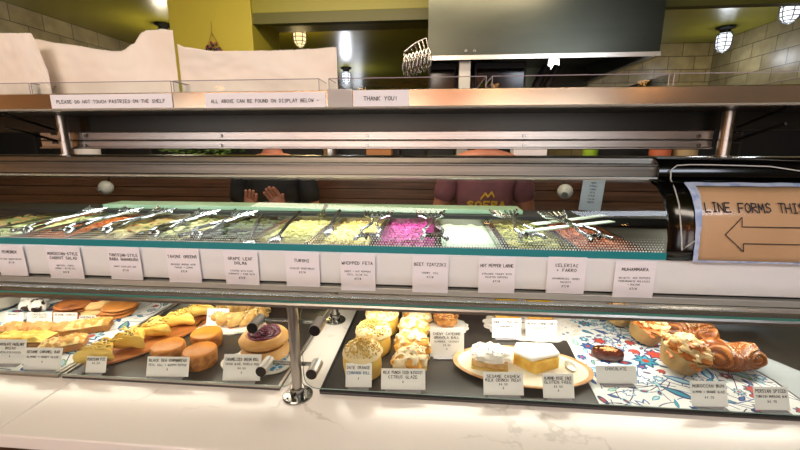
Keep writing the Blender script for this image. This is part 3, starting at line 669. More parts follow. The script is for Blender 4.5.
# acrylic bins
bins = [(-20, 29, 'clear acrylic bin at the far left of the shelf'), (31, 171, 'clear acrylic bin holding the big parchment sheet'), (173.5, 319, 'clear acrylic bin holding the second parchment sheet'),
        (329, 486, 'empty clear acrylic bin in the middle of the shelf'), (492, 668, 'empty clear acrylic bin under the steel hood'), (673, 830, 'clear acrylic bin at the right end of the shelf')]
for x0, x1, lb in bins:
    X_0, X_1 = atY(x0, 85, .87).x, atY(x1, 85, .87).x; t = thing('acrylic_bin', lb, 'bin', ((X_0+X_1)/2, .87, 1.6155), 0, 'acrylic bins on the shelf'); w = (X_1-X_0)/2; D = .30
    hgt = .026
    m = MB(); m.add([(-w, 0, 0), (w, 0, 0), (w, 0, hgt), (-w, 0, hgt)], [(0, 1, 2, 3)]); m.add([(-w, 0, 0), (-w, D, 0), (-w, D, hgt), (-w, 0, hgt)], [(0, 1, 2, 3)]); m.add([(w, 0, 0), (w, D, 0), (w, D, hgt), (w, 0, hgt)], [(0, 1, 2, 3)])
    m.add([(-w, D, 0), (w, D, 0), (w, D, hgt), (-w, D, hgt)], [(0, 1, 2, 3)]); m.build('bin_wall', acrylic, t, False)
    m = MB(); m.tube([(-w, 0, hgt), (w, 0, hgt), (w, D, hgt), (-w, D, hgt)], .0010, 5, closed=True); m.tube([(-w, 0, 0), (-w, 0, hgt)], .001, 5); m.tube([(w, 0, 0), (w, 0, hgt)], .001, 5); m.build('bin_edge', mat('bin_edge', 'a99ca6', .2, .2), t)

# parchment sheets
def sheet(label, prof_top, y_base, Yd, seed, wav=.02):
    xs = [p[0] for p in prof_top]
    def topy(x):
        for (a, ya), (b, yb) in zip(prof_top[:-1], prof_top[1:]):
            if a <= x <= b:
                k = (x-a)/(b-a); k = k*k*(3-2*k)*.6+k*.4; return ya+(yb-ya)*k
        return prof_top[-1][1]
    nu = 150; mb = MB()
    def fn(u, v):
        xt = xs[0]+(xs[-1]-xs[0])*u; Y = Yd+wav*noise.noise(Vector((u*3.1+seed, v*1.3, seed)))+wav*.45*sin(u*7+seed+v)*(1-v*.3)+.002*noise.noise(Vector((u*12, v*6, seed)))
        zt = atY(xt, topy(xt)+(.5 if int(u*nu) % 2 else -.3), Y).z; X = atY(xt, 60, Y).x
        return Vector((X-.0*v, Y, 1.617+(zt-1.617)*v))
    mb.grid(fn, nu, 24); o = mb.build('parchment_sheet', parch, None, solid=.0006); return tag(o, label, 'parchment paper', 'parchment standing on the shelf')
sheet('large crumpled white parchment sheet standing on the left of the shelf', [(30, 40), (40, 39), (60, 43), (115, 51), (123, 51), (135, 44), (146, 32), (152, 30), (168, 29.5), (176, 30)], 92, .93, 1)
sheet('folded parchment sheet at the far left edge of the shelf', [(-40, 36), (0, 33), (20, 33), (36, 33), (38, 38), (46, 70)], 92, .895, 5, .012)
sheet('cream parchment sheet standing in front of the green pillar', [(179, 44), (186, 47), (215, 51), (270, 50.5), (310, 49), (335, 47), (337, 47)], 90, .93, 9)
# grease spots
for k, (x, y) in enumerate(((105, 64), (129, 65), (73, 88))):
    pass
# ribbed loaf on the shelf
a = atY(432, 74, 1.12)
t = MB(); [t.blob((-.10+.012*k, 0, .020), (.008, .05, .019), .08, 3, 14, 10, seed=k) for k in range(11)]
o = t.build('pastry_stack', mat('tan_crust', 'a87c5c', .6, 0, '8f6246', 30, bump=.4), None, loc=(a.x, 1.05, 1.6025)); tag(o, 'row of brown ribbed pastries at the back of the shelf', 'pastry')

# ================================================================== PASTRIES
golden = mat('golden_crust', 'c9822e', .5, 0, 'dca044', 14, .35, .65, bump=.3, bscale=60, sss=.0)
def scallop(n, k=.06): return lambda q, r, z: 1+k*abs(sin(n*q/2))
def doily(name, label, x, y, rx, ry, m_in, m_out, rz=0, nsc=14, cat='plate', h=.006, k=.08):
    t = thing(name, label, cat, (x, y, TZ), rz); w = scallop(nsc, k)
    MB().lathe([(.86, 0), (1, .002*1), (1, h), (.92, h), (.86, .003)], 96, 0, Matrix.Diagonal((rx, ry, 1, 1)), wob=w).build('rim', m_out, t)
    MB().lathe([(.2, .0032), (.86, .0042), (.8, .0044)], 64, 0, Matrix.Diagonal((rx, ry, 1, 1)), wob=w).build('well', m_in, t); return t
def spot_mat(name, base, c2, scale, th=.5, rough=.3):
    m = bpy.data.materials.new(name); m.use_nodes = True; nt = m.node_tree; N = nt.nodes; L = nt.links; b = N['Principled BSDF']; b.inputs['Roughness'].default_value = rough
    tc = N.new('ShaderNodeTexCoord'); v = N.new('ShaderNodeTexVoronoi'); v.inputs['Scale'].default_value = scale; v.feature = 'DISTANCE_TO_EDGE'; n = N.new('ShaderNodeTexNoise'); n.inputs['Scale'].default_value = scale*.6
    L.new(tc.outputs['Object'], v.inputs['Vector']); L.new(tc.outputs['Object'], n.inputs['Vector'])
    mm = N.new('ShaderNodeMath'); mm.operation = 'MULTIPLY'; L.new(v.outputs['Distance'], mm.inputs[0]); L.new(n.outputs['Fac'], mm.inputs[1])
    r = N.new('ShaderNodeValToRGB'); r.color_ramp.interpolation = 'CONSTANT'; e = r.color_ramp.elements; e[0].color = (*lin(base), 1); e[1].position = th; e[1].color = (*lin(c2), 1)
    L.new(mm.outputs[0], r.inputs[0]); L.new(r.outputs[0], b.inputs['Base Color']); return m
china = mat('white_china', 'efe9e2', .25)
blue_pat = spot_mat('blue_pattern', 'e6eef4', '2f86b8', 60, .035)
red_pat = spot_mat('red_pattern', 'f2e6e0', 'b8473a', 45, .13)
bw_pat = spot_mat('blue_white_pattern', 'f2efec', '6f74a0', 70, .15)

# ---- ornamental mats
mc = [mat('mat_white', 'e9ebea', .6), mat('mat_navy', '28306a', .6), mat('mat_teal', '2f93ae', .6), mat('mat_red', 'b8412f', .6), mat('mat_green', '7fa883', .6), mat('mat_sky', 'a8cfdc', .6), mat('mat_blue', '2461a4', .6)]
def ornament_mat(label, poly, seed, dens, sc=1.0):
    cx_ = sum(p[0] for p in poly)/len(poly); cy_ = sum(p[1] for p in poly)/len(poly)
    t = MB(); lp = [(x-cx_, y-cy_) for x, y in poly]; t.prism(lp, 0, .0014, 0)
    rnd = random.Random(seed)
    def inside(x, y):
        r = False
        for (x1, y1), (x2, y2) in zip(lp, lp[1:]+lp[:1]):
            if (y1 > y) != (y2 > y) and x < (x2-x1)*(y-y1)/(y2-y1)+x1: r = not r
        return r
    xs = [p[0] for p in lp]; ys = [p[1] for p in lp]
    def shp(pts, z, mi):
        if all(inside(*p) for p in pts): t.add([(x, y, .0015+z) for x, y in pts], [tuple(range(len(pts)))], mi)
    def petal(x, y, a, L_, w_, z, mi):
        pts = []; n = 8
        for k in range(n+1): u = k/n; pts.append((u*L_, w_*sin(pi*u**.8)))
        for k in range(n-1, 0, -1): u = k/n; pts.append((u*L_, -w_*sin(pi*u**.8)))
        shp([(x+p[0]*cos(a)-p[1]*sin(a), y+p[0]*sin(a)+p[1]*cos(a)) for p in pts], z, mi)
    def disc(x, y, rx, ry, a, z, mi):
        shp([(x+rx*cos(q)*cos(a)-ry*sin(q)*sin(a), y+rx*cos(q)*sin(a)+ry*sin(q)*cos(a)) for q in [2*pi*k/16 for k in range(16)]], z, mi)
    done = []
    for _ in range(dens*40):
        if len(done) > dens: break
        x, y = rnd.uniform(min(xs), max(xs)), rnd.uniform(min(ys), max(ys)); r = rnd.choice((.034, .028, .022, .015))*sc
        if not inside(x, y) or any((x-a)**2+(y-b)**2 < ((r+c)*.74)**2 for a, b, c in done): continue
        done.append((x, y, r)); kind = rnd.random(); a = rnd.uniform(0, 6.28)
        if kind < .35:      # rosette
            n = 7; c1, c2 = rnd.choice(((1, 2), (1, 5), (1, 6), (6, 0), (6, 5), (1, 3)))
            disc(x, y, r*.8, r*.8, 0, .00005, 5)
            for k in range(n): petal(x, y, a+k*2*pi/n, r, r*.26, .0001, c1)
            for k in range(n): petal(x, y, a+k*2*pi/n, r*.8, r*.16, .0002, c2)
            disc(x, y, r*.25, r*.25, 0, .0003, 3 if rnd.random() < .5 else 0)
        elif kind < .47:     # tulip
            for k, d_ in enumerate((-.45, 0, .45)): petal(x-r*.5*cos(a), y-r*.5*sin(a), a+d_, r*1.5, r*.3, .0001+.00005*k, 1); petal(x-r*.45*cos(a), y-r*.45*sin(a), a+d_, r*1.25, r*.2, .00025+.00003*k, 3)
        elif kind < .85:    # saz leaf
            c1, c2 = rnd.choice(((1, 2), (4, 5), (6, 4), (2, 5), (6, 5), (1, 6)))
            petal(x-r*cos(a), y-r*sin(a), a, r*2, r*.38, .0001, c1); petal(x-r*.8*cos(a), y-r*.8*sin(a), a, r*1.6, r*.2, .0002, c2)
        else: disc(x, y, r*.8, r*.45, a, .0001, 5); disc(x, y, r*.55, r*.25, a, .0002, 1); disc(x, y, r*.25, r*.12, a, .0003, 3)
    for k in range(int(dens*.5)):   # stems
        x, y = rnd.uniform(min(xs), max(xs)), rnd.uniform(min(ys), max(ys)); a = rnd.uniform(0, 6.28); c = rnd.uniform(-14, 14); P_ = []
        for s in range(12): P_.append((x, y)); x += .009*cos(a)*sc; y += .009*sin(a)*sc; a += c*.009
        for p, q in zip(P_[:-1], P_[1:]):
            d = Vector((q[0]-p[0], q[1]-p[1])).normalized()*.0011*sc; shp([(p[0]+d.y, p[1]-d.x), (q[0]+d.y, q[1]-d.x), (q[0]-d.y, q[1]+d.x), (p[0]-d.y, p[1]+d.x)], .00005, 1 if k % 3 else 6)
    o = t.build('patterned_mat', mc, None, False, loc=(cx_, cy_, TZ+.0001)); return tag(o, label, 'mat', 'flower patterned mats under the pastries')
ornament_mat('white mat with blue and red flower pattern under the paper wrapped buns', [(.362, .745), (.80, .745), (.80, .87), (.735, 1.19), (.398, 1.19)], 3, 260)
ornament_mat('flower patterned mat under the bars on the far left tray', [(-1.5, .75), (-.905, .75), (-.895, 1.2), (-1.5, 1.2)], 5, 130, 1.1)
o = MB().prism([(-.80, 1.10), (-.70, 1.10), (-.66, 1.21), (-.83, 1.21)], 0, .02).build('folded_cloth', spot_mat('yellow_print', '2c2a2a', 'e6c87c', 60, .06), None, False, loc=(0, 0, TZ), bevel=.004); tag(o, 'folded yellow and black patterned cloth behind the phyllo pastries', 'cloth')
o = MB().prism([(.806, .80), (.93, .80), (.93, .86), (.76, 1.19), (.742, 1.17), (.806, .87)], 0, .001).build('parchment_liner', mat('grey_parchment', 'a9b0b4', .5), None, False, loc=(0, 0, TZ)); tag(o, 'grey parchment liner beside the twisted buns on the right', 'parchment paper')

# ---- phyllo pastries on an oval board
bc = Vector((-.782, .935)); t = thing('serving_board', 'long oval orange brown board under the yellow phyllo pastries', 'board', (bc.x, bc.y, TZ), atan2(.30, .13))
MB().lathe([(.16, 0), (.172, .004), (.168, .008), (.15, .006)], 64, 0, Matrix.Diagonal((1, .40, 1, 1))).build('board_body', mat('orange_wood', 'b9743c', .45, 0, '9a5a2c', 8, stretch=(1, 6, 1)), t)
phy = mat('phyllo', 'f0cd6a', .4, 0, 'cf9236', 14, .54, .74, bump=.6, bscale=40)
def phyllo(label, x, y, z, rz, s=1, seed=0):
    t = thing('phyllo_pastry', label, 'pastry', (x, y, z), rz, 'yellow phyllo pastries on the oval board')
    m = MB(); tri = [(-.050, -.040), (.055, -.030), (-.006, .052)]
    def fn(u, v):      # puffed triangular turnover
        a = u*3; k = int(a) % 3; f = a-int(a); A = Vector(tri[k]); B = Vector(tri[(k+1) % 3]); e = A.lerp(B, f)
        th = pi*v; rr = sin(th)**.5; zz = cos(th); pill = 1-.12*sin(pi*f)
        cr = 1+.09*noise.fractal(Vector((e.x*40+seed*5, e.y*40, zz*1.5)), 1, 2, 3)
        return Vector((e.x*rr*pill*s*cr, e.y*rr*pill*s*cr, (.024+.026*zz*(.85+.3*noise.noise(Vector((e.x*24*rr+seed, e.y*24*rr, 2)))))*s))
    m.grid(fn, 48, 22); m.build('crust', phy, t)
    rnd = random.Random(seed+50); hb_ = MB()
    for q in range(26):
        a = rnd.uniform(-.030, .034)*s; b = rnd.uniform(-.024, .016)*s; hb_.blob((a, b, (.050-abs(a)*.10)*s), (.0034, .0018, .0010), .4, 3, 6, 4, seed=q)
    hb_.build('herb_flecks', mat('herb_fleck', '7a6a24', .6), t)['kind'] = 'stuff'
    f = MB()
    for q in range(7):
        a0 = rnd.uniform(-.035, .01); b0 = rnd.uniform(-.028, .012); an = rnd.uniform(-.6, .9); L_ = rnd.uniform(.02, .04)
        f.tube([Vector((a0+L_*w*cos(an), b0+L_*w*sin(an)+.003*sin(w*5+q), .0485+.002*sin(w*pi)-.010*(w-.5)**2))*s for w in [j/8 for j in range(9)]], [.0006+.0022*sin(pi*j/8)*s for j in range(9)], 6)
    for q, (a, b) in enumerate((((-.03, -.026), (.03, -.012)), ((-.018, -.008), (.012, .004)), ((-.01, .012), (-.006, .036)))):
        f.tube([Vector((a[0]*(1-w)+b[0]*w, a[1]*(1-w)+b[1]*w, .0485+.003*sin(pi*w)-.012*abs(w-.5)))*s for w in [j/8 for j in range(9)]], .0030*s, 6)
    f.build('fold', phy, t); return t
for k, (fr_, rz, s_, lb) in enumerate([(0, .1, .92, 'yellow phyllo pastry at the front end of the board'), (.25, 2.1, .92, 'second yellow phyllo pastry from the front of the board'), (.5, .2, .9, 'middle yellow phyllo pastry on the board'), (.75, 2.2, .9, 'yellow phyllo pastry fourth from the front of the board'), (1, .3, .86, 'yellow phyllo pastry at the back end of the board')]):
    p = Vector((-.828, .805)).lerp(Vector((-.730, 1.072)), fr_); phyllo(lb, p.x, p.y, TZ+.0085, rz, s_, k)

# ---- cornbread rounds
def cornbread(label, x, y, seed):
    t = thing('cornbread_cake', label, 'cake', (x, y, TZ), seed, 'round cornbread cakes')
    MB().lathe([(.033, 0), (.036, .004), (.0375, .034), (.036, .0385)], 48, wob=lambda q, r, z: 1+.02*noise.noise(Vector((cos(q)*3, sin(q)*3, z*60+seed)))).build('crumb_side', mat('corn_side', 'a8622a', .7, 0, 'c98a3e', 60, .4, .6, bump=1, bscale=120), t)
    MB().lathe([(.036, .0386), (.0345, .042), (.028, .0445), (.012, .0455), (.002, .0457)], 48).build('golden_top', mat('corn_top', 'd98a2c', .4, 0, 'c06f1e', 25, .4, .7, bump=.3, bscale=80), t)
    return t
for p, lb in ((atZ(164, 364, TZ), 'front left round cornbread cake on the slate tray'), (atZ(196, 369, TZ), 'front right round cornbread cake on the slate tray'), (atZ(203, 350, TZ), 'rear round cornbread cake behind the other two')): cornbread(lb, p.x, p.y+.022, random.random()*6).scale = (1.08, 1.08, 1.0)

# ---- onion rolls on blue plate
p = atZ(255, 366, TZ); doily('scalloped_plate', 'blue and white scalloped plate under the onion rolls', p.x+.002, p.y+.02, .076, .066, blue_pat, china, .2, 5, k=.22)
rollm = mat('bread_crust', 'cf9550', .5, 0, 'e0b070', 12, .35, .65, bump=.15, bscale=50)
def onion_roll(label, x, y, z, seed, onion=True):
    t = thing('onion_roll', label, 'bread roll', (x, y, z), seed, 'onion rolls stacked on the blue plate')
    MB().lathe([(.03, 0), (.05, .002), (.061, .011), (.062, .018), (.056, .027), (.046, .031), (.030, .026), (.008, .025), (.001, .025)], 56, wob=lambda q, r, z: 1+.04*noise.noise(Vector((cos(q)*1.5, sin(q)*1.5, seed)))).build('crust', rollm, t)
    if onion:
        m = MB()
        for k in range(7):
            R = .006+.0058*k
            m.tube([((R+.002*sin(q*3+k))*cos(q), (R+.002*cos(q*2+k))*sin(q), .0315+.004*(1-k/7)+.0022*sin(5*q+k*2)) for q in [2*pi*j/30 for j in range(30)]], .0030, 6, k % 2, closed=True)
        m.build('onion_topping', [mat('onion_purple', '6a1f3c', .35), mat('onion_dark', '431428', .35)], t)
    return t
onion_roll('plain lower onion roll on the blue plate', -.424, .862, TZ+.006, 1, False)
onion_roll('upper onion roll with purple onion swirl on top', -.430, .872, TZ+.0355, 2)

# ---- sesame ring
p = atZ(235, 322, TZ); doily('scalloped_plate', 'white scalloped plate with red pattern under the sesame ring', p.x+.0, p.y-.015, .098, .070, red_pat, china, .15, 16)
t = thing('sesame_ring', 'large braided sesame bread ring on the red patterned plate', 'bread', (p.x+.012, p.y+.018, TZ+.006), .2)
m = MB(); ring = mat('ring_crust', 'b98a44', .6, 0, 'd6b06a', 40, bump=.5, bscale=90)
for s in (0, pi):
    m.tube([((.052+.010*cos(6*q+s))*cos(q)*1.25, (.052+.010*cos(6*q+s))*sin(q), .019+.008*sin(6*q+s)) for q in [2*pi*j/72 for j in range(72)]], .0155, 10, closed=True)
m.build('braid', ring, t)
m = MB(); rnd = random.Random(4)
for k in range(800):
    q = rnd.uniform(0, 2*pi); ph = rnd.uniform(.1, 3.0); r_ = .052+.018*cos(ph); M = Matrix.Translation((r_*cos(q)*1.25, r_*sin(q), .022+.0185*sin(ph))) @ Matrix.Rotation(rnd.uniform(0, 6), 4, 'Z')
    m.blob((0, 0, 0), (.0026, .0015, .001), 0, 1, 6, 4, M=M)
m.build('sesame_seeds', mat('sesame', 'ead9a4', .5), t)['kind'] = 'stuff'

# ---- cinnamon rolls
def cinnamon(label, x, y, seed):
    t = thing('cinnamon_roll', label, 'pastry', (x, y, TZ), seed, 'frosted cinnamon rolls')
    m = MB(); m.lathe([(.036, 0), (.041, .004), (.0435, .022), (.042, .040), (.038, .046)], 56, wob=lambda q, r, z: 1+.10*noise.noise(Vector((cos(q)*1.3+seed, sin(q)*1.3, z*14)))+.015*(1 if (q*3) % 1 > .9 else 0))
    m.build('roll', mat('yellow_dough', 'e6c25c', .5, 0, 'd9a846', 10, bump=.2), t)
    f = MB(); f.lathe([(.041, .043), (.0435, .046), (.042, .052), (.036, .059), (.02, .065), (.001, .067)], 60, wob=lambda q, r, z: 1+.045*noise.noise(Vector((cos(q)*2.5+seed, sin(q)*2.5, 3)))+(.02*sin(q*7+seed) if z < .045 else 0))
    f.build('frosting', mat('cream_frosting', 'ecd8a8', .4), t)
    c = MB(); rnd = random.Random(seed*10)
    for k in range(420):
        q = rnd.uniform(0, 6.28); r_ = .040*rnd.random()**.7; s_ = rnd.uniform(.0014, .0036)
        c.blob((r_*cos(q), r_*sin(q), .0665+rnd.uniform(-.001, .009)*(1-r_/.045)-.012*(r_/.04)**2), (s_, s_*.8, s_*.7), .3, 2, 6, 4, seed=k)
    c.build('crumb_topping', mat('crumbs', 'cda650', .6, 0, 'dcbc70', 60), t)['kind'] = 'stuff'; t.scale = (1.19, 1.1, 1.16); return t
for x, y, lb in ((-.162, .822, 'front crumb topped cinnamon roll'), (-.152, .926, 'middle crumb topped cinnamon roll'), (-.143, 1.030, 'rear crumb topped cinnamon roll')): cinnamon(lb, x, y, random.uniform(1, 6))

# ---- iced biscuits
def biscuit(label, x, y, seed):
    t = thing('iced_biscuit', label, 'biscuit', (x, y, TZ), seed, 'iced biscuits')
    MB().blob((0, 0, .022), (.0395, .038, .031), .22, 2.2, 40, 22, seed=seed, flat=-.022, p=.9).build('biscuit_body', mat('biscuit_crust', 'd9912e', .55, 0, 'ecbc62', 22, .35, .6, bump=.6, bscale=60), t)
    icing_shell((0, 0, .022), (.0395, .038, .031), .22, 2.2, seed, None, 0.9, .0012, .33, 2.6, 'icing', mat('white_icing', 'e8d2a8', .3), t)
    t.scale = (1.14, 1.05, 1.14); return t
for i, (x, y) in enumerate(((-.050, .825), (-.047, .912), (-.048, .999), (-.043, 1.086))): biscuit(['front', 'second', 'third', 'rearmost'][i]+' iced biscuit in the row right of the cinnamon rolls', x, y, i*1.7+1)

# ---- granola ball on doily
p = atZ(447, 329, TZ); doily('paper_doily', 'white lace paper doily under the nut cookie', p.x, p.y+.015, .062, .055, spot_mat('lace', 'f4efe8', 'cfc4b4', 80, .15), china, 0, 14, h=.003)
t = MB().blob((0, 0, .028), (.036, .034, .030), .18, 3, 40, 24, seed=3, flat=-.028, p=.85)
rnd = random.Random(2)
for k in range(220):
    th = rnd.uniform(0, 1.5); q = rnd.uniform(0, 6.28); t.blob((.036*sin(th)*cos(q)*1.02, .034*sin(th)*sin(q)*1.02, .029+.030*cos(th)), (.0045, .003, .0022), .3, 2, 6, 4, 1+(k % 2), k)
o = t.build('nut_cookie', [mat('nut_base', 'a86a2e', .6, 0, 'c48a48', 50, bump=.7), mat('nut_light', 'cf9a58', .5), mat('nut_dark', '8a4f22', .5)], None, loc=(p.x-.004, p.y+.016, TZ+.0062)); tag(o, 'rough round nut cookie on the lace doily', 'cookie')

# ---- oval plate with tart and cake
p = Vector((.222, .862)); t = thing('oval_plate', 'oval cream plate with orange brown rim holding two cakes', 'plate', (p.x, p.y, TZ), -.08)
D2 = Matrix.Diagonal((.165, .088, 1, 1))
MB().lathe([(.55, 0), (.6, .001), (1.0, .013), (1.0, .016), (.93, .0145)], 72, 0, D2).build('rim', mat('terracotta_rim', 'c08a5a', .35, 0, 'd9ad7e', 30), t)
MB().lathe([(.93, .0147), (.86, .012), (.62, .006), (.3, .005), (.01, .005)], 72, 0, D2).build('well', mat('cream_glaze', 'e6dcc6', .3), t)
m = MB(); [m.tube([(.165*r*cos(q), .088*r*sin(q), z) for q in [2*pi*j/60 for j in range(60)]], .0008, 5, closed=True) for r, z in ((.88, .0132), (.74, .0098), (.70, .009))]; m.build('painted_rings', mat('ring_paint', '9a6a44', .4), t)
# square tart with cream
t = thing('cream_tart', 'square layered slice topped with speckled white cream', 'cake', (.146, .862, TZ+.006), -.15)
MB().box(-.044, .044, -.034, .034, 0, .014).build('lower_layer', mat('tart_base', 'e6c674', .6, 0, 'd4aa54', 20, bump=.4), t, bevel=.004)
MB().box(-.042, .042, -.032, .032, .0142, .030).build('middle_layer', mat('tart_mid', 'c99a5a', .6, 0, 'dcb67a', 60, bump=.5), t, bevel=.003)
MB().blob((0, 0, .0355), (.046, .036, .016), .2, 3, 44, 20, seed=5, flat=-.005, p=.7).build('cream', mat('whip', 'f4eee4', .5), t)
m = MB(); rnd = random.Random(9); [m.blob((rnd.uniform(-.034, .034), rnd.uniform(-.026, .026), .0515), (.0016, .0011, .0008), 0, 1, 6, 4) for k in range(50)]; m.build('speckles', mat('speck', '6b5a3c', .6), t)['kind'] = 'stuff'
# cake wedge
t = thing('cake_wedge', 'yellow cake wedge with thick white icing on the oval plate', 'cake', (.255, .868, TZ+.006), 0)
W1 = [(-.052, -.002), (-.008, -.044), (.056, -.010), (.050, .036), (-.034, .036)]
MB().prism(W1, 0, .036).build('sponge', mat('sponge', 'f0c860', .7, 0, 'e2ae40', 40, .4, .6, bump=.6, bscale=120), t, bevel=.003)
m = MB(); W2 = [(-.055, -.001), (-.016, -.040), (-.006, -.034), (.058, -.006), (.052, .040), (-.037, .040)]
m.prism(W2, .0362, .046); m.build('icing', mat('thick_icing', 'faf4ec', .35), t, bevel=.004)
o = MB().blob((0, 0, .006), (.012, .024, .006), .1, 3, 20, 10, flat=-.004); sp_ = o.build('foil_piece', mat('foil', 'cfcabf', .3, .6, 'f0e6cc', 40), None, loc=(.338, .862, TZ+.0125)); tag(sp_, 'small silver and cream foil piece at the right end of the oval plate', 'foil')

# ---- scalloped plate with lemon bars
p = atZ(531, 330, TZ); doily('scalloped_plate', 'large white scalloped plate with faint blue pattern under two lemon bars', p.x+.005, p.y+.022, .135, .094, bw_pat, china, 0, 18)
def lemon(label, x, y):
    t = thing('lemon_bar', label, 'pastry', (x, y, TZ+.0065), 0, 'lemon bars on the scalloped plate'); t.scale = (1.05, 1, 1.45)
    MB().box(-.036, .036, -.026, .026, 0, .02).build('crust', mat('bar_crust', 'e6b45a', .6, 0, 'd29a3e', 40, bump=.4), t, bevel=.002)
    MB().box(-.035, .035, -.025, .025, .0202, .034).build('lemon_curd', mat('curd', 'f6c313', .2, coat=.3), t, bevel=.003)
for x, lb in ((508, 'left bright yellow lemon bar'), (541, 'right bright yellow lemon bar')): q = atZ(x, 322, TZ); lemon(lb, q.x, q.y+.030)

# ---- chocolate oval
q = atZ(608, 362, TZ); t = thing('chocolate_cake', 'small oval chocolate cake with gold crumbs behind the pale card', 'cake', (q.x+.006, q.y+.02, TZ+.002), -.15)
MB().lathe([(.036, 0), (.039, .004), (.039, .016), (.035, .021), (.02, .022), (.001, .022)], 48, 0, Matrix.Diagonal((1, .66, 1, 1))).build('glaze', mat('choc', '4a2016', .15, coat=.4), t)
m = MB(); rnd = random.Random(1); [m.blob((rnd.gauss(0, .010), rnd.gauss(0, .006), .0235), (.0035, .0018, .0014), .2, 2, 6, 4) for k in range(40)]; m.build('crumbs', mat('gold_crumb', 'd9a26a', .5), t)['kind'] = 'stuff'

# ---- paper wrapped buns
wrapm = mat('tan_wrapper', 'a3834f', .6, 0, '8e6e42', 10, bump=.5, bscale=20)
def wrapped(label, x, y, rz, s=1, seed=0):
    t = thing('wrapped_bun', label, 'pastry', (x, y, TZ+.002), rz, 'iced buns in tan paper wrappers')
    tilt = Matrix.Rotation(.18, 4, 'Y') @ Matrix.Rotation(.22, 4, 'X')
    D_ = tilt
    M_ = Matrix.Translation((0, 0, .010)) @ D_
    MB().lathe([(.026*s, 0), (.033*s, .004), (.043*s, .034*s), (.046*s, .046*s), (.0445*s, .046*s), (.038*s, .030*s)], 72, 0, M_, wob=lambda q, r, z: 1+(.025*sin(q*13+seed)+.07*noise.noise(Vector((cos(q)*2, sin(q)*2, z*30+seed))))*(z*22)).build('paper_wrapper', wrapm, t)
    MB().blob((0, 0, .044*s), (.043*s, .043*s, .028*s), .3, 2.8, 48, 26, seed=seed, M=M_).build('bun', mat('bun_crust', 'a85a22', .4, 0, 'c97c34', 22, bump=.4), t)
    icing_shell((0, 0, .044*s), (.043*s, .043*s, .028*s), .3, 2.8, seed, None, 1, .0012, .26, 3.4, 'icing', mat('bun_icing', 'dfc08c', .28), t, M_)
    return t
wrapped('nearest iced bun in a tan paper wrapper', .600, .895, .3, 1.12, 1)
wrapped('iced bun in a tan paper wrapper behind the nearest one', .590, 1.03, .1, 1.05, 3)
wrapped('iced bun in a tan paper wrapper farthest left at the back', .560, 1.125, .6, .9, 5)

# ---- twisted morning buns
def twist(label, x, y, rz, seed, s=1):
    t = thing('twisted_bun', label, 'pastry', (x, y, TZ+.0025), rz, 'laminated twisted buns')
    bm_ = mat('twist_crust', '5e2c10', .32, 0, '86481c', 14, .35, .65, bump=.3, bscale=50, coat=.2)
    bd = mat('twist_light', 'a8682e', .35, 0, '8a4e20', 20)
    m = MB(); nu, nv = 150, 80; V = []; PH = []
    for j in range(nv+1):
        th = pi*j/nv
        for i in range(nu):
            ph = 2*pi*i/nu; d = Vector((sin(th)*cos(ph), sin(th)*sin(ph), cos(th)))
            x_, y_, z_ = d.x*.080, d.y*.043, d.z*.034
            up_ = max(0, d.z); sad = 1-.50*math.exp(-((d.x-.12)/.20)**2)*up_+.30*math.exp(-((d.x-.62)/.22)**2)*up_+.22*math.exp(-((d.x+.55)/.3)**2)*up_
            z_ *= sad; y_ *= 1+.18*sin(d.x*4+seed)*.6
            cx_ = -.034 if d.x < .15 else .046; r_ = sqrt((x_-cx_)**2+((z_-.006)*1.15)**2+(y_*.45)**2)
            w = r_/.0070+.35*sin(y_*60+d.x*5)+.6*noise.noise(Vector((x_*30, y_*30, z_*30+seed)))
            k = 1+.04*sin(2*pi*w)+.06*noise.noise(d*2.5+Vector((seed, 0, 0)))
            z2 = max(-.0335, z_*k); V.append(Vector((x_*k*s, y_*k*s, (z2+.0340)*s))); PH.append(w)
    m.v = [tuple(q) for q in V]
    for j in range(nv):
        for i in range(nu):
            m.f.append((j*nu+i, (j+1)*nu+i, (j+1)*nu+(i+1) % nu, j*nu+(i+1) % nu)); m.m.append(1 if (PH[j*nu+i] % 1) < .5 else 0)
    m.build('layered_dough', [bm_, bd], t)
    c = MB(); rnd = random.Random(seed)
    top = [q for q in V if q.z > .048*s and q.x > -.01]
    for k in range(170): c.blob(rnd.choice(top), (.0014, .0013, .0009), .2, 2, 5, 4)
    c.build('sugar', mat('sugar', 'ead6b8', .5), t)['kind'] = 'stuff'; return t
twist('nearest glossy twisted laminated bun at the right', .728, .915, -.12, 2, 1.0)
twist('glossy twisted laminated bun behind the nearest one', .712, 1.05, -.35, 4, .95)

# ---- far left tray: bars and cookies
def bar(name, label, x, y, w, d, h, rz, m_body, m_top, seed, group, tn='topping'):
    t = thing(name, label, 'pastry', (x, y, TZ+.0022), rz, group)
    MB().box(-w/2, w/2, -d/2, d/2, 0, h*.65).build('base_layer', m_body, t, bevel=.003)
    MB().grid(lambda u, v: Vector((-w/2+w*u, -d/2+d*v, h*.66+h*.3*min(1, min(u, 1-u, v, 1-v)*7)+.006*min(1, min(u, 1-u, v, 1-v)*9)*noise.fractal(Vector((u*9+seed, v*5, seed)), 1, 2, 3))), 30, 16).build(tn, m_top, t)
    return t
bb = mat('bar_base', 'c08a4a', .65, 0, 'a8703a', 40, bump=.5); yt = mat('yellow_flake', 'e9b83c', .5, 0, 'f2d06a', 30, .4, .6, bump=.8, bscale=40); at = mat('almond_flake', 'cf9a4a', .6, 0, 'eccf92', 50, .45, .55, bump=1, bscale=60); tt = mat('tan_slice', 'c68f52', .6, 0, 'd9a766', 25, bump=.3)
q = atZ(22, 352, TZ); bar('flaky_bar', 'front row bar with yellow flaky topping at the left edge', q.x-.03, q.y+.03, .15, .055, .034, .12, bb, yt, 1, 'bars on the far left tray')
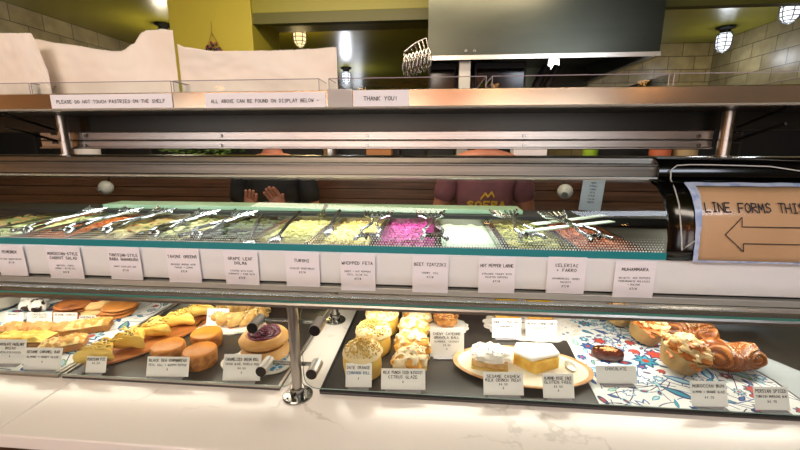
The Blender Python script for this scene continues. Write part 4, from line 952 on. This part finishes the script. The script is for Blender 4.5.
q = atZ(64, 350, TZ); bar('almond_bar', 'nearest almond topped bar', q.x, q.y+.0, .10, .055, .032, .55, bb, at, 2, 'almond topped bars')
q = atZ(88, 333, TZ); bar('almond_bar', 'almond topped bar behind the nearest one', q.x-.005, q.y+.01, .11, .055, .032, .5, bb, at, 5, 'almond topped bars')
for k, (x, lb) in enumerate(((12, 'plain tan slice under the leftmost small card'), (38, 'plain tan slice under the second small card'), (63, 'plain tan slice under the third small card'))):
    q = atZ(x, 335, TZ); bar('plain_slice', lb, q.x, q.y+.01, .068, .05, .028, .05, tt, tt, 6+k, 'plain tan slices')
def cookie(name, label, x, y, z, r, m_, seed, group, jam=False, h=.013):
    t = thing(name, label, 'cookie', (x, y, z), seed, group)
    MB().lathe([(r*.8, 0), (r*.97, .002), (r, h*.45), (r*.93, h*.8), (r*.6, h), (.001, h)], 44, wob=lambda q, rr, zz: 1+.05*noise.noise(Vector((cos(q)*2+seed, sin(q)*2, seed)))).build('cookie_body', m_, t)
    if jam: MB().lathe([(.018, h), (.018, h+.003), (.012, h+.004), (.001, h+.004)], 28).build('jam', mat('jam', '7a1e14', .15), t)
    return t
brown_c = mat('brown_cookie', 'a4602c', .65, 0, '6e3a1a', 18, .5, .65, bump=.5, bscale=30); gold_c = mat('gold_cookie', 'c07c38', .6, 0, '9a5a26', 16, .5, .7, bump=.4, bscale=30); pale_c = mat('pale_cookie', 'ecc88a', .55)
crk = mat('crinkle', 'f0ece8', .7, 0, '2c1c16', 22, .53, .56, bump=.6, bscale=25)
def stack(pxl, pyl, n, r, m_, name, lab, group, jam=False, h=.013):
    q = atZ(pxl, pyl, TZ)
    for k in range(n): cookie(name, lab+((', topmost of its stack' if k == n-1 else ', layer %s of its stack' % ['bottom', 'second', 'third'][k]) if n > 1 else ''), q.x+.006*((k*7) % 3-1), q.y+r+.004*((k*5) % 3), TZ+.0024+k*(h+.0015), r, m_, k*1.3+pxl, group, jam and k == n-1, h)
stack(58, 322, 3, .055, brown_c, 'brown_cookie', 'large brown cookie behind the small cards', 'stacked brown cookies')
stack(86, 318, 2, .043, pale_c, 'jam_cookie', 'pale jam cookie between the brown and golden cookies', 'stacked jam cookies', True, .018)
stack(106, 322, 3, .050, gold_c, 'golden_cookie', 'large golden brown cookie at the edge of the patterned mat', 'stacked golden cookies', False, .011)
rnd = random.Random(11); j = 0
for (x, y) in ((27, 312), (37, 313), (28, 305), (39, 304)):
    q = atZ(x, y, TZ); t = MB().blob((0, 0, .018), (.026, .025, .019), .15, 3, 28, 16, seed=x, flat=-.018)
    o = t.build('crinkle_cookie', crk, None, loc=(q.x, q.y+.01, TZ+.0024+(.0 if y > 308 else .0))); tag(o, ['front left', 'front right', 'rear left', 'rear right'][j]+' white sugar dusted crinkle cookie', 'cookie', 'sugar dusted crinkle cookies'); j += 1
q = atZ(-2, 312, TZ); o = MB().lathe([(.03, 0), (.05, .012), (.062, .05), (.060, .05), (.046, .014), (.001, .006)], 40).build('serving_bowl', mat('grey_bowl', 'a9a398', .4), None, loc=(q.x-.02, q.y+.03, TZ+.0024)); tag(o, 'pale grey bowl at the far left edge of the tray', 'bowl')

# ================================================================== SMALL CARDS BY THE PASTRIES
cards = [  # x0 y0 x1 y1 (pixels of the photo), lines, tilt, what
 (5, 313, 23, 323, ['BROWNIE'], 14, 'BROWNIE'), (27, 313, 52, 324, ['CHOCOLATE', 'CHIP COOKIE'], 14, 'CHOCOLATE CHIP COOKIE'), (53, 313, 77, 325, ['SESAME COOKIE'], 14, 'SESAME COOKIE'), (79, 316, 96, 326, ['SHORTBREAD'], 14, 'SHORTBREAD'),
 (-6, 341, 24, 364, ['CHOCOLATE HAZELNUT', 'BREAD', 'WITH PISTACHIO', '$'], 20, 'CHOCOLATE HAZELNUT BREAD'), (21, 350, 59, 371, ['SESAME CARAMEL BAR', 'ALMOND + HONEY GLAZE', '$'], 20, 'SESAME CARAMEL BAR'),
 (76, 363.5, 97, 379, ['PERSIAN PIE', '$4.50'], 20, 'PERSIAN PIE'), (137, 365, 181, 384, ['BLACK SEA CORNBREAD', 'FETA, DILL + ALEPPO PEPPER', '$'], 20, 'BLACK SEA CORNBREAD'),
 (216, 363, 255, 388, ['CARAMELIZED ONION ROLL', 'TAHINI GLAZE, NIGELLA SEED', '$4.50', '$'], 22, 'CARAMELIZED ONION ROLL'), (206, 309.5, 228, 328, ['SIMIT', 'SESAME RING', '$'], 20, 'SIMIT'),
 (343, 371, 370, 394, ['DATE ORANGE', 'CINNAMON ROLL', '$'], 20, 'DATE ORANGE CINNAMON ROLL'), (379, 379, 425, 399, ['MILK PUNCH ICED BISCUIT', 'CITRUS GLAZE', '$'], 20, 'MILK PUNCH ICED BISCUIT'),
 (430, 329, 464, 357, ['CHEWY CAYENNE', 'GRANOLA BALL', 'ALMONDS, COCONUT', '$3.50', '$'], 14, 'CHEWY CAYENNE GRANOLA BALL'), (492, 319, 521, 338, ['HONEY LEMON BAR', 'SHORTBREAD'], 14, 'HONEY LEMON BAR'), (526, 321, 557, 339, ['MEYER LEMON TART', 'ALMOND CRUST'], 14, 'MEYER LEMON TART'),
 (485, 380, 526, 402, ['SESAME CASHEW', 'MILK CRUNCH TREAT', '$4.50', '$'], 20, 'SESAME CASHEW MILK CRUNCH TREAT'), (547, 383.5, 579, 407, ['ALMOND ROSE CAKE', 'GLUTEN FREE', '$4.50', '$'], 20, 'ALMOND ROSE CAKE'),
 (597, 367, 637, 384, ['CHOCOLATE'], 20, 'CHOCOLATE'), (700, 391, 737, 415, ['MOROCCAN BUN', 'ALMOND + ORANGE GLAZE', '$4.75'], 20, 'MOROCCAN BUN'), (765, 396, 800, 418, ['PERSIAN SPICED', 'TURKISH MORNING BUN', '$4.75'], 20, 'PERSIAN SPICED TURKISH MORNING BUN')]
for x0, y0, x1, y1, ls, tl, nm in cards:
    z0 = TZ+.0022; a, b = atZ(x0, y1, z0), atZ(x1, y1, z0); c = (a+b)/2
    if c.y < .757: c.y = .757
    dep = (c-Vector((0, 0, EYE))).dot(FW); h = (y1-y0)*dep/FPX*1.03
    big = min(.006, h*.17); n = len(ls)
    lines = [(s, .76-k*(.64/max(n, 3)), big if k == 0 or (len(ls) > 2 and k == 1 and len(s) < 18) else big*.72) for k, s in enumerate(ls)]
    elev = None
    card('price_card', 'small white card reading %s' % nm, 'card', tuple(c), (b-a).length, h, lines, atan2(b.y-a.y, b.x-a.x)*.8, tl, 'price cards by the pastries', True, paper_w, None, (1,) if 'CINNAMON' in nm else ())

# ================================================================== BACK COUNTER SEEN THROUGH THE GLASS
t = thing('back_counter', 'dark plank fronted back counter behind the salad case', 'counter', (0, 2.35, 0))
MB().box(-3.4, 2.4, .02, .42, 0, 1.36).build('body', matte_black, t, False)
m = MB(); [m.box(-3.4, 2.4, -.001, .018, .05+k*.062, .108+k*.062) for k in range(21)]; m.build('planks', wood_dark, t, False, bevel=.002)
MB().box(-3.45, 2.45, -.03, .44, 1.362, 1.39).build('worktop', steel_dark, t, False, bevel=.002)
for x0, x1, lb in ((-3.4, -.06, 'low black shelving cabinet standing on the left of the back counter'), (1.02, 2.4, 'low black shelving cabinet standing on the right of the back counter')):  # added to hide the brick and darken what shows under the shelf
    t = thing('shelving_cabinet', lb, 'cabinet', (x0, 2.63, 1.391)); MB().box(0, x1-x0, .11, .13, 0, .27).build('back_panel', matte_black, t, False)
    m = MB(); m.box(0, x1-x0, 0, .11, .255, .27); m.box(0, x1-x0, 0, .11, .0, .012); [m.box(q, q+.015, 0, .11, .012, .255) for q in [k*.45 for k in range(int((x1-x0)/.45)+1)]]; m.build('shelf_frame', mat('dark_frame', '1c1a18', .5), t, False)
# containers on it, seen through the narrow slot
def item(name, label, cat, px_, w, d, h, m_, shape='box', Y=2.5, mt=None):
    X = atY(px_, 153, Y).x; m = MB()
    if shape == 'box': m.box(-w/2, w/2, -d/2, d/2, 0, h)
    else: m.lathe([(w*.4, 0), (w*.48, .01), (w*.5, h*.9), (w*.44, h)], 28)
    o = m.build(name, m_, None, loc=(X, Y, 1.3905), bevel=.003 if shape == 'box' else 0); return tag(o, label, cat)
o = item('herb_crate', 'dark crate on the back counter near the left', 'crate', 200, .6, .22, .02, matte_black)
m = MB(); rnd = random.Random(3)
for k in range(260): m.blob((rnd.uniform(-.28, .28), rnd.uniform(-.09, .09), .036+rnd.uniform(0, .05)), (.02, .012, .006), .4, 2, 7, 5, k % 2, k, None, Matrix.Rotation(rnd.uniform(-.4, .4), 4, 'X'))
o2 = m.build('herb_bunch', [mat('herb1', '3f5a28', .6), mat('herb2', '5c7a34', .6)], None, loc=(o.location.x, 2.5, 1.4205)); tag(o2, 'green herbs piled in the dark crate', 'herbs', kind='stuff')
item('wooden_box', 'small brown wooden box on the back counter', 'box', 380, .16, .12, .1, mat('boxwood', '9a6638', .6))
item('white_carton', 'white carton on the back counter right of centre', 'carton', 528, .2, .12, .11, paper)
item('squeeze_bottle', 'lime green bottle on the back counter', 'bottle', 590, .09, .09, .16, mat('lime', '8fb32a', .4), 'l')
item('metal_canister', 'steel canister on the back counter left of centre', 'canister', 330, .11, .11, .13, steel, 'l')
item('clay_jar', 'orange clay jar on the back counter near the right', 'jar', 660, .12, .12, .12, mat('clay', 'b8603c', .6), 'l')
item('tan_jar', 'tan jar beside the orange clay jar', 'jar', 685, .13, .13, .12, mat('tanj', 'a89068', .6), 'l')
item('cream_tub', 'cream tub on the back counter at the far left', 'tub', 88, .15, .15, .11, paper_w, 'l')
# made-up white balls standing in for round white spots in the glass
for px_, py_, lb in ((106, 187.5, 'round white knob shaped lamp head at the left, in front of the dark planks'), (565, 191.5, 'round white lamp head at the right, in front of the dark planks')):
    c = atY(px_, py_, 2.25); t = thing('lamp_head', lb, 'lamp', tuple(c))
    M = Matrix.Rotation(-pi/2, 4, 'X')
    m = MB(); m.blob((0, 0, 0), (.043, .04, .043), 0, 1, 32, 18); m.build('globe', mat('white_globe', 'dad8d2', .3), t)
    MB().tube([(-.012, -.036, -.012), (-.016, -.045, -.016)], .016, 20).build('cap', mat('grey_cap', '7a7876', .4), t)
    MB().tube([(0, .02, .03), (0, .06, .10), (0, .055, .125)], .006, 8).build('arm', dark_metal, t)
# paper list behind the glass
c = atY(598, 198, 2.2); cd_ = card('paper_list', 'blue white handwritten list hanging behind the right of the case', 'paper', (c.x, 2.3, c.z-.09), .125, .19, [(s, .85-.1*k, .008) for k, s in enumerate(['MENU', 'HUMMUS', 'LABNE', 'FETA', 'KISIR', 'DOLMA', 'BEETS'])], 0, 0, None, False, mat('blue_paper', 'c6d6ea', .6))
cd_.rotation_euler = (0, .06, 0)

# ================================================================== PEOPLE BEHIND THE CASE
skin1 = mat('skin_a', 'b8755a', .5, sss=.05); skin2 = mat('skin_b', 'c07a60', .5, sss=.05)
def skin_obj(name, verts, edges, m_, parent, sub=2, root=0):
    me = bpy.data.meshes.new(name); me.from_pydata([v[:3] for v in verts], edges, []); me.materials.append(m_)
    o = bpy.data.objects.new(name, me); COL.objects.link(o); o.parent = parent
    md = o.modifiers.new('skin', 'SKIN'); md.use_smooth_shade = True
    for i, v in enumerate(verts):
        r = v[3]; me.skin_vertices[0].data[i].radius = r if isinstance(r, tuple) else (r, r)
        me.skin_vertices[0].data[i].use_root = (i == root)
    s = o.modifiers.new('sub', 'SUBSURF'); s.levels = sub; s.render_levels = sub; return o
def person(label, x, y, rz, skin, shirt, trouser, arms, H=1.0, hair='1a1210'):
    t = thing('person', label, 'person', (x, y, 0), rz)
    V = [(0, 0, .95, (.15, .11)), (0, 0, 1.12, (.135, .10)), (0, 0, 1.30, (.155, .11)), (0, 0, 1.41, (.12, .085)), (0, 0, 1.47, (.055, .055)), (0, -.01, 1.53, (.052, .055))]
    E_ = [(0, 1), (1, 2), (2, 3), (3, 4), (4, 5)]
    for s in (-1, 1):
        b = len(V); V += [(s*.09, 0, .86, .095), (s*.10, -.01, .50, .062), (s*.10, .01, .12, .042), (s*.10, .0, .05, .04), (s*.11, -.13, .035, .035)]
        E_ += [(0, b), (b, b+1), (b+1, b+2), (b+2, b+3), (b+3, b+4)]
        b = len(V); el, wr, hd = [Vector(q) for q in arms[0 if s < 0 else 1]]
        V += [(s*.165, 0, 1.39, .06), (*el, .043), (*wr, .027), (*hd, (.034, .018))]
        E_ += [(3, b), (b, b+1), (b+1, b+2), (b+2, b+3)]
        d = (hd-wr).normalized(); side = d.cross(Vector((0, 1, 0))).normalized() if abs(d.y) < .9 else Vector((1, 0, 0))
        for f in range(4):
            c0 = hd+side*(.011*(f-1.5)*1.6); L_ = (.030, .036, .033, .026)[f]; n = len(V); bend = Vector((0, -.012, 0))
            V += [(*(c0+d*.022), .0085), (*(c0+d*(.022+L_)+bend*.5), .008), (*(c0+d*(.022+L_*1.9)+bend*1.6), .007)]
            E_ += [(b+3, n), (n, n+1), (n+1, n+2)]
        n = len(V); V += [(*(hd-side*.03+d*.0), .009), (*(hd-side*.045+d*.028), .008)]; E_ += [(b+3, n), (n, n+1)]
    V = [(a*H, b_*H, c*H, r) for a, b_, c, r in V]
    body = skin_obj('body', V, E_, skin, t)
    hz = 1.62*H; hd = MB()
    def head(u, v):
        th = pi*v; ph = 2*pi*u; d = Vector((sin(th)*sin(ph), -sin(th)*cos(ph), cos(th)))
        x_, y_, z_ = d.x*.074, d.y*.092, d.z*.115
        if d.z < 0: x_ *= 1+.22*d.z; y_ *= 1+.12*d.z
        if d.y < -.3:
            y_ -= .022*math.exp(-((x_/.014)**2+((z_+.012)/.022)**2)); y_ += .008*math.exp(-(((abs(x_)-.03)/.014)**2+((z_-.012)/.012)**2)); y_ -= .005*math.exp(-((x_/.024)**2+((z_+.052)/.008)**2))
        return Vector((x_, y_-.012, hz+z_))
    hd.grid(head, 48, 36); 
    for s in (-1, 1): hd.blob((s*.076, 0, hz-.005), (.010, .020, .032), .1, 2, 14, 10)
    ho = hd.build('head', skin, t)
    e = MB(); [e.blob((s*.03, -.083, hz+.012), (.011, .008, .006), 0, 1, 12, 8) for s in (-1, 1)]; e.build('eyes', mat('eyeball', 'e8e4de', .2), ho)
    e = MB(); [e.blob((s*.03, -.0900, hz+.012), (.005, .002, .005), 0, 1, 10, 6) for s in (-1, 1)]; e.build('pupils', matte_black, ho)
    e = MB(); e.tube([(-.022, -.094, hz-.052), (0, -.100, hz-.050), (.022, -.094, hz-.052)], .0045, 8); e.build('mouth', mat('lips', '9a4a42', .5), ho)
    hr = MB(); hr.blob((0, .014, hz+.022), (.084, .095, .104), .08, 3, 32, 20, seed=3, flat=-.01); hr.blob((0, .055, hz-.04), (.07, .05, .07), .1, 3, 24, 14, seed=4); hr.build('hair', mat('hair'+hair, hair, .5), t)
    sv = [(0, 0, .90, (.165, .125)), (0, 0, 1.12, (.15, .115)), (0, 0, 1.30, (.168, .125)), (0, 0, 1.40, (.135, .1)), (0, 0, 1.44, (.07, .065))]; se = [(0, 1), (1, 2), (2, 3), (3, 4)]
    for k, s in enumerate((-1, 1)):
        b = len(sv); el = Vector(arms[k][0]); shd = Vector((s*.165, 0, 1.39)); md = shd.lerp(el, .75); sv += [(*shd, .074), (*md, .062)]; se += [(3, b), (b, b+1)]
    so = skin_obj('shirt', [(a*H, b_*H, c*H, r) for a, b_, c, r in sv], se, shirt, t)
    tv = [(0, 0, .95, (.17, .13))]; te = []
    for s in (-1, 1):
        b = len(tv); tv += [(s*.09, 0, .84, .112), (s*.10, -.01, .50, .08), (s*.10, .01, .10, .062)]; te += [(0, b), (b, b+1), (b+1, b+2)]
    skin_obj('trousers', [(a*H, b_*H, c*H, r) for a, b_, c, r in tv], te, trouser, t)
    return t, so
px1 = atY(483, 195, 1.9)
t1, so = person('person in a mauve shirt with a yellow mountain logo behind the beet pan', px1.x+.02, 2.02, 0, skin1, mat('mauve_shirt', '8a5258', .8, 0, '74454c', 8), matte_black,
    (((-.24, .02, 1.12), (-.23, -.12, .95), (-.22, -.18, .90)), ((.24, .02, 1.12), (.23, -.12, .95), (.22, -.18, .90))))
lg = MB(); yl = mat('yellow_print', 'e0a81e', .6)
Pl = lambda u, v: Vector((u-.02, -.148-.0+abs(u)*.10, v))
yl = mat('logo_yellow', 'e0a81e', .6)
zc = atY(480, 203, 1.87).z
text(lg, 'SOFRA', .02, zc-.026, .032, 1.7, Pl, 0, 0, 'c', 5.8, 1.25)
for pts in ([(-.035, 1), (-.012, 1.028), (.0, 1.012), (.008, 1.020), (.018, 1.034), (.032, 1.010)],):
    for a, b in zip(pts[:-1], pts[1:]):
        lg.add([Pl(a[0]+.02, zc+a[1]-1+.012), Pl(b[0]+.02, zc+b[1]-1+.012), Pl(b[0]+.02, zc+b[1]-1+.026), Pl(a[0]+.02, zc+a[1]-1+.026)], [(0, 1, 2, 3)])
lg.build('shirt_logo', yl, so, False)
p2 = atY(265, 152, 2.05)
person('person in a black shirt with both forearms raised, left of centre', p2.x+.04, 2.06, .1, skin2, mat('black_shirt', '171416', .8), matte_black,
    (((-.22, -.02, 1.10), (-.07, -.24, 1.18), (-.045, -.27, 1.235)), ((.22, -.02, 1.10), (.11, -.24, 1.19), (.09, -.27, 1.245))), .985, '2a1a12')

# ================================================================== KITCHEN ABOVE THE SHELF
# steel extraction hood
hx0, hx1 = atY(428, 50, 2.4).x, atY(660, 50, 2.4).x; hz0 = 1.995
t = thing('extraction_hood', 'large stainless extraction hood hanging from the green ceiling', 'hood', ((hx0+hx1)/2, 2.4, hz0)); w = (hx1-hx0)/2
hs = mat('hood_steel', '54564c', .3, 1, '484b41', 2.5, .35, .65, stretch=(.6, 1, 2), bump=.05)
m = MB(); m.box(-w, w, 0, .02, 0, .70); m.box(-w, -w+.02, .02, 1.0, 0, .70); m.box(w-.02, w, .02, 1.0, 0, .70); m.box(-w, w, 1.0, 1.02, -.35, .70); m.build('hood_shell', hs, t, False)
m = MB(); m.box(-w+.02, w-.02, .02, 1.0, .12, .13); m.build('inner_panel', steel_dark, t, False)
MB().box(-w-.004, w+.004, -.006, .0, -.012, .012).build('lower_lip', mat('bright_trim', 'eae6dd', .25, .7), t, False)
MB().box(w-.024, w+.004, .0, 1.02, -.012, .004).build('side_lip', mat('bright_trim', 'eae6dd', .25, .7), t, False)
m = MB(); [m.tube([(x, -.008, .035), (x, -.001, .035)], .008, 12) for x in (-w+.22, -w+.27)]; m.build('rivets', chrome, t, False)
c = atY(556, 60, 2.9); lb_ = MB(); lb_.lathe([(.02, .05), (.035, .03), (.038, -.01), (.03, -.03), (.01, -.035)], 24); lb_.build('hood_lamp', mat('hood_bulb', 'ffffff', .3, emit='fff8ee', es=3), t, loc=(c.x-(hx0+hx1)/2, .55, .06))
# upright post and black oven behind
a = atY(464, 60, 2.55); o = MB().box(-.035, .035, 0, .05, 0, .60).build('steel_upright', mat('pale_steel', 'b4b2a8', .4, .6), None, False, loc=(a.x, 2.45, 1.391), bevel=.003); tag(o, 'pale steel upright between the two black ovens', 'upright')
for (x0, x1, lb) in ((428.5, 457, 'black oven left of the steel upright under the hood'), (475, 527, 'black oven right of the steel upright under the hood')):
    A, B = atY(x0, 60, 2.62), atY(x1, 60, 2.62); t = thing('wall_oven', lb, 'oven', ((A.x+B.x)/2, 2.62, 1.391)); w_ = (B.x-A.x)/2
    MB().box(-w_, w_, 0, .3, 0, .62).build('oven_body', matte_black, t, False, bevel=.004)
    MB().box(-w_+.015, w_-.015, -.006, 0, .2, .58).build('oven_door', black, t, False)
    MB().tube([(-w_+.02, -.03, .22), (w_-.02, -.03, .22)], .006, 8).build('handle', chrome, t)
# whisks
t = thing('utensil_cluster', 'bunch of steel whisks and ladles hanging left of the hood', 'utensils', tuple(atY(419, 80, 2.33)))
org = atY(419, 80, 2.33); m = MB(); rnd = random.Random(5)
A = atY(404, 52, 2.33)-org; B = atY(426, 38, 2.33)-org
m.tube([A+Vector((0, 0, -.02)), A, A.lerp(B, .5)+Vector((0, 0, .01)), B], .004, 6); m.build('hanging_rail', chrome, t)
for k in range(7):
    m = MB(); u = k/6; T = A.lerp(B, u); bx_ = (-.075+.021*k)
    m.tube([(T.x, -.012, T.z-.004), (bx_, -.02, T.z*.5+.06)], .0045, 6)
    for q in range(5):
        a = pi*q/5; m.tube([(bx_+.022*cos(a)*sin(pi*j/10), -.02+.022*sin(a)*sin(pi*j/10), T.z*.5+.06-.13*j/10) for j in range(11)], .0016, 4); m.tube([(bx_-.022*cos(a)*sin(pi*j/10), -.02-.022*sin(a)*sin(pi*j/10), T.z*.5+.06-.13*j/10) for j in range(11)], .0016, 4)
    m.build('whisk', chrome, t)
# a few dark pipes right of the ovens
for k, x in enumerate((538, 549)):
    a = atY(x, 62, 2.8); o = MB().tube([(0, 0, 0), (0, 0, .5), (.06, .0, .62)], .03, 14).build('kitchen_pipe', matte_black, None, loc=(a.x, 2.8, 1.391)); tag(o, ['left', 'right'][k]+' black pipe rising under the right part of the hood', 'pipe')
# bead ornament on the green pillar
c = atY(211, 22, 2.79); t = thing('bead_ornament', 'triangular bead ornament with dark beads hanging on the green pillar', 'ornament', (c.x, 2.79, c.z))
MB().tube([(0, 0, .0), (0, -.004, -.09)], .0016, 5).build('string', mat('gold_wire', 'b08a50', .35, .7), t)
m = MB(); m.tube([(0, -.006, -.07), (-.055, -.006, -.19), (.07, -.006, -.205)], .0035, 6, closed=True); m.build('wire_triangle', mat('gold_wire', 'b08a50', .35, .7), t)
m = MB()
for k in range(14):
    u = k/13; x_ = -.05+.11*((k*5) % 14)/13; z_ = -.19+.10*(1-abs(x_)/.06)*((k*3) % 5)/5
    m.blob((x_, -.010, z_), (.011, .008, .012), 0, 1, 10, 8, k % 2)
m.build('beads', [mat('navy_bead', '141432', .2), mat('red_bead', '7a3430', .3)], t)

# caged ceiling lamps
def cage_lamp(label, x, y, col, es, s=1.0):
    t = thing('caged_ceiling_lamp', label, 'lamp', (x, y, 2.6995), 0, 'caged ceiling lamps')
    MB().lathe([(.085*s, 0), (.085*s, -.012), (.05*s, -.03), (.045*s, -.06)][::-1], 32).build('ceiling_plate', dark_metal, t)
    MB().lathe([(.002, -.235*s), (.035*s, -.228*s), (.058*s, -.195*s), (.064*s, -.15*s), (.064*s, -.09*s), (.05*s, -.062*s)], 32).build('glass_jar', mat('jar'+col, '4a4a48', .3, emit=col, es=es*.17), t)
    m = MB()
    for z_, r_ in ((-.075, .066), (-.115, .072), (-.155, .072), (-.195, .066), (-.225, .045)): m.tube([(r_*s*cos(q), r_*s*sin(q), z_*s) for q in [2*pi*k/24 for k in range(24)]], 0.0042*s, 5, closed=True)
    for k in range(6):
        q = 2*pi*k/6+.2; m.tube([(r_*s*cos(q), r_*s*sin(q), z_*s) for r_, z_ in ((.06, -.05), (.072, -.10), (.072, -.16), (.066, -.2), (.04, -.235), (.0, -.248))], 0.0042*s, 5)
    m.build('wire_cage', mat('cage_grey', '4d4f4c', .5, .6), t)
    d = bpy.data.lights.new('lamp_glow', 'POINT'); d.energy = 9 if y > 4.9 or x < 0 else 4; d.color = lin(col); d.shadow_soft_size = .07; lo_ = bpy.data.objects.new('lamp_glow', d); COL.objects.link(lo_); lo_.location = (x, y, 2.38)
    return t
for px_, py_, lb, col, es in ((299, 22, 'warm caged lamp between pillar and hood', 'ffe0a0', 7), (346, 68, 'small far caged lamp low beside the second parchment', 'f0f4ff', 8), (726, 27, 'caged white lamp above the back brick wall', 'f0f6ff', 8), (794, -8, 'caged white lamp at the top right corner of the view', 'f0f6ff', 8), (163, 24, 'caged lamp mostly hidden behind the big parchment sheet', 'fff0d0', 6)):
    q = atZ(px_, py_, 2.7); cage_lamp(lb, q.x, q.y, col, es, 1.0 if q.y > 4.4 else .95)
